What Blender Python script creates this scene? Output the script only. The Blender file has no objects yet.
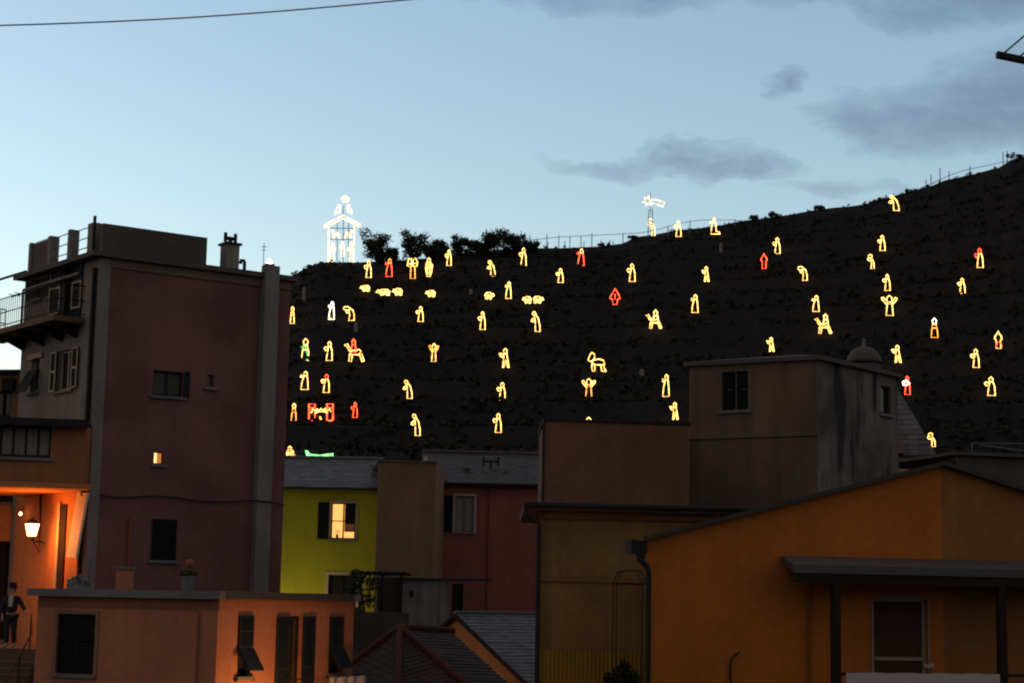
import bpy, math, random
from mathutils import Vector, Matrix, noise
random.seed(7)
R = math.radians
sc = bpy.context.scene
COL = sc.collection

# ------------------------------------------------------------------ camera
F = 1800.0                      # focal length in pixels of a 1024 px wide frame
PITCH, ROLL = R(8.2), 0.018
CZ = 10.0
fwd = Vector((0, math.cos(PITCH), math.sin(PITCH)))
up0 = Vector((0, -math.sin(PITCH), math.cos(PITCH)))
rgt0 = Vector((1, 0, 0))
rgt = rgt0*math.cos(ROLL) + up0*math.sin(ROLL)
upv = up0*math.cos(ROLL) - rgt0*math.sin(ROLL)
cd = bpy.data.cameras.new('Camera'); cam = bpy.data.objects.new('Camera', cd); COL.objects.link(cam)
cam.matrix_world = Matrix(((rgt.x, upv.x, -fwd.x, 0), (rgt.y, upv.y, -fwd.y, 0), (rgt.z, upv.z, -fwd.z, CZ), (0, 0, 0, 1)))
cd.sensor_width = 36; cd.lens = 36*F/1024; cd.clip_start = 0.5; cd.clip_end = 20000
sc.camera = cam

# ------------------------------------------------------------------ world, sun, exposure
FILL_DECK = (0.73, 0.61, 0.54)                # fill radiance of the unseen cloud deck added to light the facades
SUN_EL, SUN_AZ = R(5), R(-68)          # azimuth measured from +Y towards +X: the glow is far round to the west
w = bpy.data.worlds.new('World'); sc.world = w; w.use_nodes = True
nt = w.node_tree; nt.nodes.clear()
def N(t, **k):
    n = nt.nodes.new(t)
    for a, b in k.items(): setattr(n, a, b)
    return n
def wm(op, a, b=None, c=None, clamp=False):
    n = N('ShaderNodeMath', operation=op); n.use_clamp = clamp
    for i, v in enumerate((a, b, c)):
        if v is None: continue
        if isinstance(v, (int, float)): n.inputs[i].default_value = v
        else: nt.links.new(v, n.inputs[i])
    return n.outputs[0]
sky = N('ShaderNodeTexSky'); sky.sky_type = 'NISHITA'; sky.sun_disc = False
sky.sun_elevation = SUN_EL; sky.sun_rotation = SUN_AZ; sky.altitude = 50
sky.air_density = 1.0; sky.dust_density = 0.6; sky.ozone_density = 2.5
tc = N('ShaderNodeTexCoord'); sep = N('ShaderNodeSeparateXYZ'); nt.links.new(tc.outputs['Generated'], sep.inputs[0])
yy = wm('MAXIMUM', sep.outputs[1], 0.05)
az = wm('DIVIDE', sep.outputs[0], yy); el = wm('DIVIDE', sep.outputs[2], yy)
cmb = N('ShaderNodeCombineXYZ'); nt.links.new(az, cmb.inputs[0]); nt.links.new(wm('MULTIPLY', el, 1.8), cmb.inputs[1])
nz = N('ShaderNodeTexNoise'); nz.inputs['Scale'].default_value = 11; nz.inputs['Detail'].default_value = 7; nz.inputs['Roughness'].default_value = 0.6
nt.links.new(cmb.outputs[0], nz.inputs['Vector'])
nsep = N('ShaderNodeSeparateColor'); nt.links.new(nz.outputs['Color'], nsep.inputs[0])
azd = wm('ADD', az, wm('MULTIPLY', wm('SUBTRACT', nsep.outputs[0], 0.5), 0.14))
eld = wm('ADD', el, wm('MULTIPLY', wm('SUBTRACT', nsep.outputs[1], 0.5), 0.05))
CLOUDS = [(0.050, 0.354, 0.068, 0.026, 1.1), (-0.050, 0.352, 0.035, 0.010, .5), (0.165, 0.353, 0.065, 0.011, .6), (0.255, 0.350, 0.075, 0.020, .9),
          (0.115, 0.249, 0.050, 0.0115, 1.1), (0.07, 0.248, 0.06, 0.007, .5), (0.19, 0.237, 0.05, 0.006, .5),
          (0.145, 0.296, 0.018, 0.012, .7), (0.255, 0.280, 0.075, 0.029, 1.1), (0.305, 0.297, 0.07, 0.028, .9), (0.20, 0.283, 0.035, 0.012, .6)]
tot = None
for a0, e0, ra, re, s in CLOUDS:
    dx = wm('DIVIDE', wm('SUBTRACT', azd, a0), ra); dy = wm('DIVIDE', wm('SUBTRACT', eld, e0), re)
    d = wm('SQRT', wm('ADD', wm('MULTIPLY', dx, dx), wm('MULTIPLY', dy, dy)))
    m = wm('MULTIPLY', wm('SUBTRACT', 1.0, d, clamp=True), 1.9*s)
    tot = m if tot is None else wm('ADD', tot, m)
front = wm('GREATER_THAN', sep.outputs[1], 0.06)
fine = N('ShaderNodeTexNoise'); fine.inputs['Scale'].default_value = 26; fine.inputs['Detail'].default_value = 9; fine.inputs['Roughness'].default_value = .62; nt.links.new(cmb.outputs[0], fine.inputs['Vector'])
brk = wm('ADD', wm('MULTIPLY', wm('SUBTRACT', nsep.outputs[2], 0.5), 1.6), wm('MULTIPLY', wm('SUBTRACT', fine.outputs[0], 0.5), 2.0))
soft = wm('MULTIPLY', tot, wm('ADD', brk, 0.62, clamp=False)); soft = wm('MAXIMUM', soft, 0.0); soft = wm('DIVIDE', wm('MULTIPLY', soft, 1.25), wm('ADD', soft, 0.75))
mask = wm('MULTIPLY', wm('MULTIPLY', soft, front), 0.82)
tint = N('ShaderNodeMix', data_type='RGBA', blend_type='MULTIPLY'); tint.inputs[0].default_value = 1
nt.links.new(sky.outputs[0], tint.inputs[6]); tint.inputs[7].default_value = (1.39, 1.08, 0.92, 1)
cl = N('ShaderNodeMix', data_type='RGBA', blend_type='MULTIPLY'); nt.links.new(mask, cl.inputs[0])
nt.links.new(tint.outputs[2], cl.inputs[6]); cl.inputs[7].default_value = (0.40, 0.41, 0.50, 1)
bg = N('ShaderNodeBackground'); bg.inputs[1].default_value = 0.15
# unseen cloud deck added overhead and behind the viewpoint to light facades warm grey
dot = N('ShaderNodeVectorMath', operation='DOT_PRODUCT'); nt.links.new(tc.outputs['Generated'], dot.inputs[0]); dot.inputs[1].default_value = tuple(fwd)
nz2 = N('ShaderNodeTexNoise'); nz2.inputs['Scale'].default_value = 3; nz2.inputs['Detail'].default_value = 6; nt.links.new(tc.outputs['Generated'], nz2.inputs['Vector'])
dk = wm('MULTIPLY', wm('SUBTRACT', 0.93, dot.outputs['Value'], clamp=True), 4.5, clamp=True)
dk = wm('MULTIPLY', dk, wm('ADD', wm('MULTIPLY', nz2.outputs[0], .5), .65), clamp=True)
deck = N('ShaderNodeMix', data_type='RGBA'); nt.links.new(dk, deck.inputs[0]); nt.links.new(cl.outputs[2], deck.inputs[6]); deck.inputs[7].default_value = (FILL_DECK[0], FILL_DECK[1], FILL_DECK[2], 1)
nt.links.new(deck.outputs[2], bg.inputs[0])
wo = N('ShaderNodeOutputWorld'); nt.links.new(bg.outputs[0], wo.inputs[0])
sl = bpy.data.lights.new('Sun', 'SUN'); so = bpy.data.objects.new('Sun', sl); COL.objects.link(so)
sl.energy = 0.03; sl.angle = R(10); sl.color = (1, .85, .7)
sdir = Vector((math.sin(SUN_AZ)*math.cos(SUN_EL), math.cos(SUN_AZ)*math.cos(SUN_EL), math.sin(SUN_EL)))
so.rotation_euler = (-sdir).to_track_quat('-Z', 'Y').to_euler()
sc.view_settings.view_transform = 'Standard'; sc.view_settings.look = 'None'; sc.view_settings.gamma = 1
sc.view_settings.exposure = 1.42
sc.cycles.use_denoising = True
sc.cycles.max_bounces = 5; sc.cycles.sample_clamp_indirect = 3
sc.cycles.filter_width = 2.1

# ------------------------------------------------------------------ helpers
def ray(px, py): return fwd + rgt*((px-512)/F) + upv*((341.5-py)/F)
def P(px, py, Y):
    d = ray(px, py); t = Y/d.y
    return Vector((d.x*t, Y, CZ + d.z*t))

class MB:
    def __init__(s): s.v = []; s.f = []; s.t = []
    def face(s, pts, tint=.5):
        b = len(s.v); s.v += [Vector(p) for p in pts]; s.f.append(tuple(range(b, b+len(pts)))); s.t.append(tint)
    def hexa(s, p, tint=.5):
        b = len(s.v); s.v += [Vector(q) for q in p]
        for q in ((3,2,1,0),(4,5,6,7),(0,1,5,4),(1,2,6,5),(2,3,7,6),(3,0,4,7)):
            s.f.append(tuple(b+i for i in q)); s.t.append(tint)
    def box(s, x0, x1, y0, y1, z0, z1, tint=.5):
        s.hexa([(x0,y0,z0),(x1,y0,z0),(x1,y1,z0),(x0,y1,z0),(x0,y0,z1),(x1,y0,z1),(x1,y1,z1),(x0,y1,z1)], tint)
    def prism(s, poly, z0, z1):           # poly counter-clockwise; z may be lists
        n = len(poly); a = z0 if isinstance(z0, (list, tuple)) else [z0]*n; c = z1 if isinstance(z1, (list, tuple)) else [z1]*n
        b = len(s.v); s.v += [Vector((p[0], p[1], a[i])) for i, p in enumerate(poly)] + [Vector((p[0], p[1], c[i])) for i, p in enumerate(poly)]
        s.f.append(tuple(b+i for i in range(n-1, -1, -1))); s.f.append(tuple(b+n+i for i in range(n))); s.t += [.5, .5]
        for i in range(n):
            j = (i+1) % n; s.f.append((b+i, b+j, b+n+j, b+n+i)); s.t.append(.5)
    def tube(s, path, r, n=6, closed=False, caps=True):
        path = [Vector(p) for p in path]; m = len(path)
        rs = r if isinstance(r, (list, tuple)) else [r]*m
        b = len(s.v); prev = None
        for i, p in enumerate(path):
            if closed: t = path[(i+1) % m]-path[i-1]
            else: t = path[min(i+1, m-1)]-path[max(i-1, 0)]
            if t.length < 1e-9: t = Vector((0, 0, 1))
            t.normalize()
            if prev is None:
                a = Vector((0, 1, 0)) if abs(t.y) < .9 else Vector((1, 0, 0))
                u = t.cross(a).normalized()
            else:
                u = prev - t*prev.dot(t)
                u = u.normalized() if u.length > 1e-6 else t.orthogonal().normalized()
            prev = u; vv = t.cross(u)
            for k in range(n):
                an = 2*math.pi*k/n
                s.v.append(p + (u*math.cos(an) + vv*math.sin(an))*rs[i])
        for i in range(m if closed else m-1):
            j = (i+1) % m
            for k in range(n):
                l = (k+1) % n
                s.f.append((b+i*n+k, b+i*n+l, b+j*n+l, b+j*n+k)); s.t.append(.5)
        if caps and not closed:
            s.f.append(tuple(b+k for k in range(n-1, -1, -1))); s.f.append(tuple(b+(m-1)*n+k for k in range(n))); s.t += [.5, .5]
    def lathe(s, c, prof, n=16):
        c = Vector(c); b = len(s.v); m = len(prof)
        for r, z in prof:
            for k in range(n):
                a = 2*math.pi*k/n; s.v.append(c + Vector((r*math.cos(a), r*math.sin(a), z)))
        for i in range(m-1):
            for k in range(n):
                l = (k+1) % n; s.f.append((b+i*n+k, b+i*n+l, b+(i+1)*n+l, b+(i+1)*n+k)); s.t.append(.5)
        s.f.append(tuple(b+k for k in range(n-1, -1, -1))); s.f.append(tuple(b+(m-1)*n+k for k in range(n))); s.t += [.5, .5]
    def base(s):
        zs = min(v.z for v in s.v)
        return Vector(((min(v.x for v in s.v)+max(v.x for v in s.v))/2, (min(v.y for v in s.v)+max(v.y for v in s.v))/2, zs))
    def build(s, name, m, parent=None, smooth=False):
        o_ = ORG[parent.name] if parent else s.base()
        me = bpy.data.meshes.new(name); me.from_pydata([v-o_ for v in s.v], [], s.f); me.update()
        at = me.attributes.new('tint', 'FLOAT', 'FACE'); at.data.foreach_set('value', s.t)
        if smooth: me.polygons.foreach_set('use_smooth', [True]*len(me.polygons))
        me.materials.append(m)
        ob = bpy.data.objects.new(name, me); COL.objects.link(ob)
        if parent: ob.parent = parent
        else: ob.location = o_
        ORG[ob.name] = Vector(o_)
        return ob
ORG = {}
def tag(o, label=None, cat=None, group=None, kind=None):
    if label: o['label'] = label
    if cat: o['category'] = cat
    if group: o['group'] = group
    if kind: o['kind'] = kind
    return o
def thing(name, label, cat, loc, group=None):
    o = bpy.data.objects.new(name, None); COL.objects.link(o); o.location = loc; o.empty_display_size = .2
    ORG[o.name] = Vector(loc)
    return tag(o, label, cat, group)

# ------------------------------------------------------------------ materials
MATS = {}
def nodes(name):
    m = bpy.data.materials.new(name); m.use_nodes = True
    return m, m.node_tree, m.node_tree.nodes['Principled BSDF']
def plaster(name, col, stain=.35, streak=.35, stain_col=None, rough=.92, bump=.12, thr=(.46, .72), smap=(2.6, 2.6, .22)):
    m, t, b = nodes(name); L = t.links.new
    co = t.nodes.new('ShaderNodeTexCoord')
    def nz(scale, detail, mp=None, thr=None):
        n = t.nodes.new('ShaderNodeTexNoise'); n.inputs['Scale'].default_value = scale; n.inputs['Detail'].default_value = detail
        if mp:
            q = t.nodes.new('ShaderNodeMapping'); q.inputs['Scale'].default_value = mp; L(co.outputs['Object'], q.inputs[0]); L(q.outputs[0], n.inputs[0])
        else: L(co.outputs['Object'], n.inputs[0])
        r = t.nodes.new('ShaderNodeMapRange'); r.inputs[1].default_value = .38 if not thr else thr[0]; r.inputs[2].default_value = .66 if not thr else thr[1]
        L(n.outputs[0], r.inputs[0]); return r.outputs[0]
    sc_ = stain_col or tuple(c*.42 for c in col)
    mx = t.nodes.new('ShaderNodeMix'); mx.data_type = 'RGBA'; mx.inputs[6].default_value = (*col, 1); mx.inputs[7].default_value = (*sc_, 1)
    f1 = t.nodes.new('ShaderNodeMath'); f1.operation = 'MULTIPLY'; f1.inputs[1].default_value = stain; L(nz(.55, 6), f1.inputs[0]); L(f1.outputs[0], mx.inputs[0])
    m2 = t.nodes.new('ShaderNodeMix'); m2.data_type = 'RGBA'; m2.inputs[7].default_value = (*sc_, 1); L(mx.outputs[2], m2.inputs[6])
    f2 = t.nodes.new('ShaderNodeMath'); f2.operation = 'MULTIPLY'; f2.inputs[1].default_value = streak; L(nz(1.0, 7, smap, thr), f2.inputs[0]); L(f2.outputs[0], m2.inputs[0])
    m3 = t.nodes.new('ShaderNodeMix'); m3.data_type = 'RGBA'; m3.blend_type = 'MULTIPLY'; m3.inputs[7].default_value = (.88, .88, .88, 1); L(m2.outputs[2], m3.inputs[6]); L(nz(7, 4), m3.inputs[0])
    L(m3.outputs[2], b.inputs['Base Color']); b.inputs['Roughness'].default_value = rough
    n = t.nodes.new('ShaderNodeTexNoise'); n.inputs['Scale'].default_value = 26; n.inputs['Detail'].default_value = 5; L(co.outputs['Object'], n.inputs[0])
    bp = t.nodes.new('ShaderNodeBump'); bp.inputs[0].default_value = bump; bp.inputs[1].default_value = .03; L(n.outputs[0], bp.inputs['Height']); L(bp.outputs[0], b.inputs['Normal'])
    MATS[name] = m; return m
def tinted(name, c0, c1, rough=.7, spec=.3):       # per-face variation (slates, leaves) plus noise
    m, t, b = nodes(name); L = t.links.new
    a = t.nodes.new('ShaderNodeAttribute'); a.attribute_name = 'tint'
    co = t.nodes.new('ShaderNodeTexCoord'); n = t.nodes.new('ShaderNodeTexNoise'); n.inputs['Scale'].default_value = 1.2; n.inputs['Detail'].default_value = 6; L(co.outputs['Object'], n.inputs[0])
    ad = t.nodes.new('ShaderNodeMath'); ad.operation = 'ADD'; L(a.outputs['Fac'], ad.inputs[0])
    s = t.nodes.new('ShaderNodeMath'); s.operation = 'SUBTRACT'; L(n.outputs[0], s.inputs[0]); s.inputs[1].default_value = .5; L(s.outputs[0], ad.inputs[1])
    mx = t.nodes.new('ShaderNodeMix'); mx.data_type = 'RGBA'; mx.inputs[6].default_value = (*c0, 1); mx.inputs[7].default_value = (*c1, 1); L(ad.outputs[0], mx.inputs[0])
    L(mx.outputs[2], b.inputs['Base Color']); b.inputs['Roughness'].default_value = rough; b.inputs['Specular IOR Level'].default_value = spec
    MATS[name] = m; return m
def plain(name, col, rough=.6, metal=0., var=.25, scale=5):
    m, t, b = nodes(name); L = t.links.new
    co = t.nodes.new('ShaderNodeTexCoord'); n = t.nodes.new('ShaderNodeTexNoise'); n.inputs['Scale'].default_value = scale; n.inputs['Detail'].default_value = 5; L(co.outputs['Object'], n.inputs[0])
    mx = t.nodes.new('ShaderNodeMix'); mx.data_type = 'RGBA'; mx.inputs[6].default_value = (*[c*(1-var) for c in col], 1); mx.inputs[7].default_value = (*[min(1, c*(1+var)) for c in col], 1); L(n.outputs[0], mx.inputs[0])
    L(mx.outputs[2], b.inputs['Base Color']); b.inputs['Roughness'].default_value = rough; b.inputs['Metallic'].default_value = metal; b.inputs['Specular IOR Level'].default_value = .2
    MATS[name] = m; return m
def glow(name, col, k, noise_amt=0.):
    m = bpy.data.materials.new(name); m.use_nodes = True; t = m.node_tree; t.nodes.clear()
    e = t.nodes.new('ShaderNodeEmission'); e.inputs[0].default_value = (*col, 1); e.inputs[1].default_value = k
    if 'bulb' in name:
        c = t.nodes.new('ShaderNodeTexCoord'); n = t.nodes.new('ShaderNodeTexNoise'); n.inputs['Scale'].default_value = 2.2; n.inputs['Detail'].default_value = 1; t.links.new(c.outputs['Object'], n.inputs[0])
        r = t.nodes.new('ShaderNodeMapRange'); r.inputs[1].default_value = .3; r.inputs[2].default_value = .7; r.inputs[3].default_value = k*.35; r.inputs[4].default_value = k*1.65; t.links.new(n.outputs[0], r.inputs[0]); t.links.new(r.outputs[0], e.inputs[1])
    o = t.nodes.new('ShaderNodeOutputMaterial'); t.links.new(e.outputs[0], o.inputs[0])
    MATS[name] = m; return m

pink = plaster('pink plaster', (.185, .085, .088), .5, .2)
grey_pl = plaster('grey plaster', (.22, .205, .19), .5, .35)
strip_pl = plaster('pale grey band', (.21, .205, .20), .4, .3)
dark_par = plaster('dark render', (.085, .08, .08), .4, .3)
ochre_dk = plaster('ochre plaster', (.30, .12, .05), .4, .3)
lit_pl = plaster('orange plaster', (.52, .20, .065), .4, .25)  # alley walls; also the painted lamp glow on the tower's foot
peach = plaster('peach plaster', (.44, .17, .092), .4, .25)
yellow_pl = plaster('yellow plaster', (.36, .33, .012), .3, .2)
tan_pl = plaster('tan plaster', (.20, .125, .06), .35, .3)
red_pl = plaster('red plaster', (.25, .078, .068), .4, .25)
beige_pl = plaster('beige plaster', (.21, .135, .045), .45, .45)
brown_pl = plaster('brown plaster', (.17, .087, .052), .4, .3)
conc = plaster('worn concrete', (.15, .10, .072), .55, .6)
stained = plaster('stained concrete', (.15, .145, .14), .7, 1.0, stain_col=(.012, .012, .013), thr=(.50, .64), smap=(1.7, 1.7, .42))
orange_pl = plaster('deep orange plaster', (.46, .135, .014), .3, .22)
brown2 = plaster('brown orange plaster', (.29, .12, .030), .4, .25)
shed_pl = plaster('whitewash', (.21, .21, .22), .8, .7, stain_col=(.06, .06, .06))
stone = plaster('dry stone', (.07, .065, .06), .8, .3, bump=.8)
step_st = plaster('step stone', (.12, .09, .075), .5, .1)
slab_st = plaster('grey slab stone', (.16, .165, .175), .5, .2)
asph = plaster('street paving', (.08, .075, .07), .5, .0)
slate = tinted('slate', (.045, .047, .053), (.090, .093, .102), .55, .4)
slate2 = tinted('dark slate', (.021, .018, .017), (.042, .038, .036), .6, .4)
ridge_red = plain('red ridge tile', (.065, .021, .016), .9)
leaf = tinted('leaves', (.012, .018, .008), (.05, .06, .025), .8, .2)
pine_leaf = tinted('pine foliage', (.010, .014, .008), (.032, .042, .020), .85, .2)
scrub_leaf = tinted('scrub foliage', (.010, .011, .009), (.027, .028, .022), .9, .1)
bark = plain('bark', (.045, .032, .024), .9)
black_sh = plain('black green shutter', (.007, .009, .009), .9)
blue_sh = plain('dark slate shutter', (.016, .022, .026), .85)
metal_dk = plain('dark metal', (.018, .018, .020), .75)
metal_gr = plain('grey metal', (.12, .125, .13), .5, .5)
white_p = plain('white paint', (.42, .41, .39), .6, var=.12)
cream_p = plain('cream trim', (.36, .30, .22), .7, var=.12)
wood_dk = plain('dark timber', (.022, .014, .011), .9)
cloth_w = plain('white cloth', (.42, .40, .40), .9, var=.1)
curtain_m = plain('curtain', (.20, .19, .18), .9)
clay = plain('clay pot', (.24, .09, .05), .85)
skin_m = plain('skin', (.42, .24, .17), .6, var=.05)
cloth_b = plain('black cloth', (.02, .02, .024), .9)
hair_m = plain('dark hair', (.02, .014, .01), .8)
glass, t_, b_ = nodes('window glass'); b_.inputs['Base Color'].default_value = (.018, .02, .022, 1); b_.inputs['Roughness'].default_value = .12
amber_glass, t_, b_ = nodes('brown screen'); b_.inputs['Base Color'].default_value = (.055, .028, .018, 1); b_.inputs['Roughness'].default_value = .9

LK = 1.0
G_Y = glow('yellow bulb string', (1.0, .54, .14), 1.45)
G_W = glow('white bulb string', (1.0, .84, .58), 1.7)
G_H = glow('cream bulb string', (1.0, .70, .36), .95)
G_R = glow('red bulb string', (1.0, .085, .03), 1.5)
G_O = glow('amber bulb string', (1.0, .36, .05), 1.2)
G_G = glow('green bulb string', (.05, .42, .10), 1.2)
G_LG = glow('pale green bulb string', (.20, .80, .22), 1.0)
G_P = glow('pale pink bulb string', (1.0, .42, .26), 1.4)
G_win = glow('lit room', (1.0, .40, .11), .62)
G_win2 = glow('lit stair window', (1.0, .55, .18), .8)
G_dim = glow('dim lit room', (1.0, .32, .07), .22)
G_lamp = glow('lantern glass', (1.0, .40, .12), 5.0)
G_flood = glow('flood lamp', (1.0, .85, .6), 4.0)

# ------------------------------------------------------------------ terrain
def lerp_tab(tab, x):
    if x <= tab[0][0]: return tab[0][1]
    for (a, b), (c, d) in zip(tab, tab[1:]):
        if x <= c: return b + (d-b)*(x-a)/(c-a)
    return tab[-1][1]
RIDGE_PX = [(-900, 760), (-500, 640), (-200, 520), (0, 420), (100, 350), (200, 305), (270, 284), (290, 277), (300, 271), (314, 264), (326, 262), (362, 262), (400, 260), (440, 257), (480, 251), (520, 248), (560, 248), (600, 246),
            (624, 243), (634, 237), (655, 234), (677, 230), (700, 228), (720, 225), (740, 221), (780, 216), (820, 209), (860, 205), (900, 194), (930, 186), (945, 180), (960, 177), (985, 171), (1000, 167), (1010, 160), (1024, 156), (1200, 120), (1600, 90), (2400, 140), (3600, 300)]
RTAB = []
for px_, row_ in RIDGE_PX:
    q = P(px_, row_, 1.0); RTAB.append((q.x, q.z-CZ))
YB, YR = 108.0, 226.0
EB = P(512, 474, 1.0).z - CZ
ZB = CZ + EB*YB
STEP = 2.7
def H(x, y):
    a = x/max(y, 1)
    e = lerp_tab(RTAB, a)
    yr = YR + 5*math.sin(a*9+1)
    zr = CZ + e*yr
    if y < YB:
        s = max(0., (y-93)/(YB-93)); zb = min(ZB, zr)
        return max(0, zb*s*s*(3-2*s)) - .02
    if y <= yr:
        s = (y-YB)/(yr-YB)
        z = ZB + (zr-ZB)*(s*.9 + .1*s*s*(3-2*s))
        z += .55*noise.noise(Vector((x*.06, y*.06, 3)))*min(1, (1-s)*5)
        q = (z + 1.3*noise.noise(Vector((x*.018, y*.018, 0))))/STEP; fl = math.floor(q); fr = q-fl
        g = .22*fr/.72 if fr < .72 else .22 + .78*((fr-.72)/.28)
        wgt = min(1, (1-s)*9)*min(1, s*9)
        return z + (g-fr)*STEP*wgt*.92
    z = zr - .06*(y-yr) - .0022*(y-yr)**2
    return max(z, -.05)
def hit(px, row):
    d = ray(px, row); y = 97.0
    while y < 232:
        t = y/d.y
        if CZ + d.z*t <= H(d.x*t, y): return y
        y += .15
    return None

def build_hill():
    v = []; f = []
    as_ = []; a = -1.0
    while a < 1.5: as_.append(a); a += .0032 if -.17 < a < .32 else .014
    ys = []; y = 92.0
    while y < 400: ys.append(y); y += .55 if y < 236 else 6
    nc = len(as_)
    for y in ys:
        for a in as_: v.append((a*y, y, H(a*y, y)))
    for j in range(len(ys)-1):
        for i in range(nc-1):
            b = j*nc+i; f.append((b, b+1, b+nc+1, b+nc))
    me = bpy.data.meshes.new('hillside'); me.from_pydata(v, [], f); me.update()
    m, t, b = nodes('terraced soil'); L = t.links.new
    geo = t.nodes.new('ShaderNodeNewGeometry'); sp = t.nodes.new('ShaderNodeSeparateXYZ'); L(geo.outputs['True Normal'], sp.inputs[0])
    mr = t.nodes.new('ShaderNodeMapRange'); mr.inputs[1].default_value = .55; mr.inputs[2].default_value = .9; L(sp.outputs[2], mr.inputs[0])
    co = t.nodes.new('ShaderNodeTexCoord')
    n = t.nodes.new('ShaderNodeTexNoise'); n.inputs['Scale'].default_value = .35; n.inputs['Detail'].default_value = 8; L(co.outputs['Object'], n.inputs[0])
    g = t.nodes.new('ShaderNodeMix'); g.data_type = 'RGBA'; g.inputs[6].default_value = (.006, .007, .008, 1); g.inputs[7].default_value = (.021, .022, .023, 1); L(n.outputs[0], g.inputs[0])
    vo = t.nodes.new('ShaderNodeTexVoronoi'); vo.inputs['Scale'].default_value = 2.5; L(co.outputs['Object'], vo.inputs[0])
    s = t.nodes.new('ShaderNodeMix'); s.data_type = 'RGBA'; s.inputs[6].default_value = (.016, .016, .017, 1); s.inputs[7].default_value = (.034, .034, .035, 1); L(vo.outputs[0], s.inputs[0])
    mx = t.nodes.new('ShaderNodeMix'); mx.data_type = 'RGBA'; L(mr.outputs[0], mx.inputs[0]); L(s.outputs[2], mx.inputs[6]); L(g.outputs[2], mx.inputs[7])
    L(mx.outputs[2], b.inputs['Base Color']); b.inputs['Roughness'].default_value = 1; b.inputs['Specular IOR Level'].default_value = .05
    me.materials.append(m)
    o = bpy.data.objects.new('hillside', me); COL.objects.link(o); tag(o, kind='structure', label='dark terraced vineyard hillside above the village')
build_hill()
g = MB(); g.face([(-4000, -4000, -.1), (4000, -4000, -.1), (4000, 4000, -.1), (-4000, 4000, -.1)])
tag(g.build('ground', asph), kind='structure', label='dark ground of the village')
# the valley's other slope, unseen behind the viewpoint, shaped to shut out sky there
def back_hill():
    mb = MB(); n = 60
    pts = []
    for j, (dist, z) in enumerate(((26, -.3), (50, 16), (90, 50), (150, 92), (260, 120))):
        row = []
        for i in range(n+1):
            an = R(140) + R(260)*i/n
            k = 1 + .12*noise.noise(Vector((i*.3, j, 1)))
            row.append(Vector((math.cos(an)*dist*1.25, math.sin(an)*dist, z*k*.32*max(.5, min(1, .1-1.25*math.sin(an))))))
        pts.append(row)
    for j in range(4):
        for i in range(n): mb.face([pts[j][i], pts[j][i+1], pts[j+1][i+1], pts[j+1][i]])
    m = tinted('wooded slope', (.02, .022, .012), (.05, .05, .03), 1, .1)
    tag(mb.build('hills', m), kind='structure', label='unseen dark slope across the valley, shaped to shut out sky')
back_hill()

def scrub():
    mb = MB(); rnd = random.Random(3); c = 0
    while c < 6500:
        px = rnd.uniform(240, 1060); y = rnd.uniform(110, 231)
        a = P(px, 350, 1).x; x = a*y; z = H(x, y)
        if noise.noise(Vector((x*.09, y*.12, 5))) < -.05 and rnd.random() < .75: continue
        c += 1; s = rnd.uniform(.25, .62)*(1.0 if y < 222 else .8)
        for k in range(4):
            o = Vector((x+rnd.uniform(-.5, .5)*s, y+rnd.uniform(-.5, .5)*s, z+rnd.uniform(0, .75)*s))
            u = Vector((rnd.uniform(-1, 1), rnd.uniform(-1, 1), rnd.uniform(-.6, 1))).normalized()*s*.55; v = u.orthogonal().normalized()*s*.35
            mb.face([o-u, o+v, o+u*1.1, o-v], rnd.random())
    o = mb.build('scrub', scrub_leaf); tag(o, 'low dark scrub and vines covering the terraces', kind='stuff')
scrub()

# ------------------------------------------------------------------ walls, windows, roofs
class Wall:
    def __init__(s, A, B):
        s.A = Vector((A[0], A[1])); s.B = Vector((B[0], B[1])); s.d = (s.B-s.A); s.L = s.d.length; s.d.normalize(); s.n = Vector((s.d.y, -s.d.x))
    def pix(s, px, py):                    # pixel -> (u along the wall, z)
        r = ray(px, py); k = s.n.x*r.x + s.n.y*r.y
        t = (s.n.x*s.A.x + s.n.y*s.A.y)/k
        q = Vector((r.x*t, r.y*t)); return ((q-s.A).dot(s.d), CZ + r.z*t)
    def rect(s, x0, x1, y0, y1):
        xm, ym = (x0+x1)/2, (y0+y1)/2
        return (s.pix(x0, ym)[0], s.pix(x1, ym)[0], s.pix(xm, y1)[1], s.pix(xm, y0)[1])
    def pt(s, u, z, o=0.): return Vector((s.A.x + s.d.x*u + s.n.x*o, s.A.y + s.d.y*u + s.n.y*o, z))
    def box(s, mb, u0, u1, z0, z1, o0, o1, tint=.5):
        mb.hexa([s.pt(u0, z0, o1), s.pt(u1, z0, o1), s.pt(u1, z0, o0), s.pt(u0, z0, o0), s.pt(u0, z1, o1), s.pt(u1, z1, o1), s.pt(u1, z1, o0), s.pt(u0, z1, o0)], tint)
    def sheet(s, mb, z0, z1, holes=(), rev=.16, u0=0., u1=None):
        u1 = s.L if u1 is None else u1
        us = sorted({u0, u1, *[h[0] for h in holes], *[h[1] for h in holes]}); zs = sorted({z0, z1, *[h[2] for h in holes], *[h[3] for h in holes]})
        us = [u for u in us if u0 <= u <= u1]; zs = [z for z in zs if z0 <= z <= z1]
        for a, b in zip(us, us[1:]):
            for c, d in zip(zs, zs[1:]):
                mu, mz = (a+b)/2, (c+d)/2
                if any(h[0] < mu < h[1] and h[2] < mz < h[3] for h in holes): continue
                mb.face([s.pt(a, c), s.pt(b, c), s.pt(b, d), s.pt(a, d)])
        for a, b, c, d in holes:
            for p, q in (((a, c), (b, c)), ((b, c), (b, d)), ((b, d), (a, d)), ((a, d), (a, c))):
                mb.face([s.pt(*p), s.pt(*q), s.pt(*q, -rev), s.pt(*p, -rev)])
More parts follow.
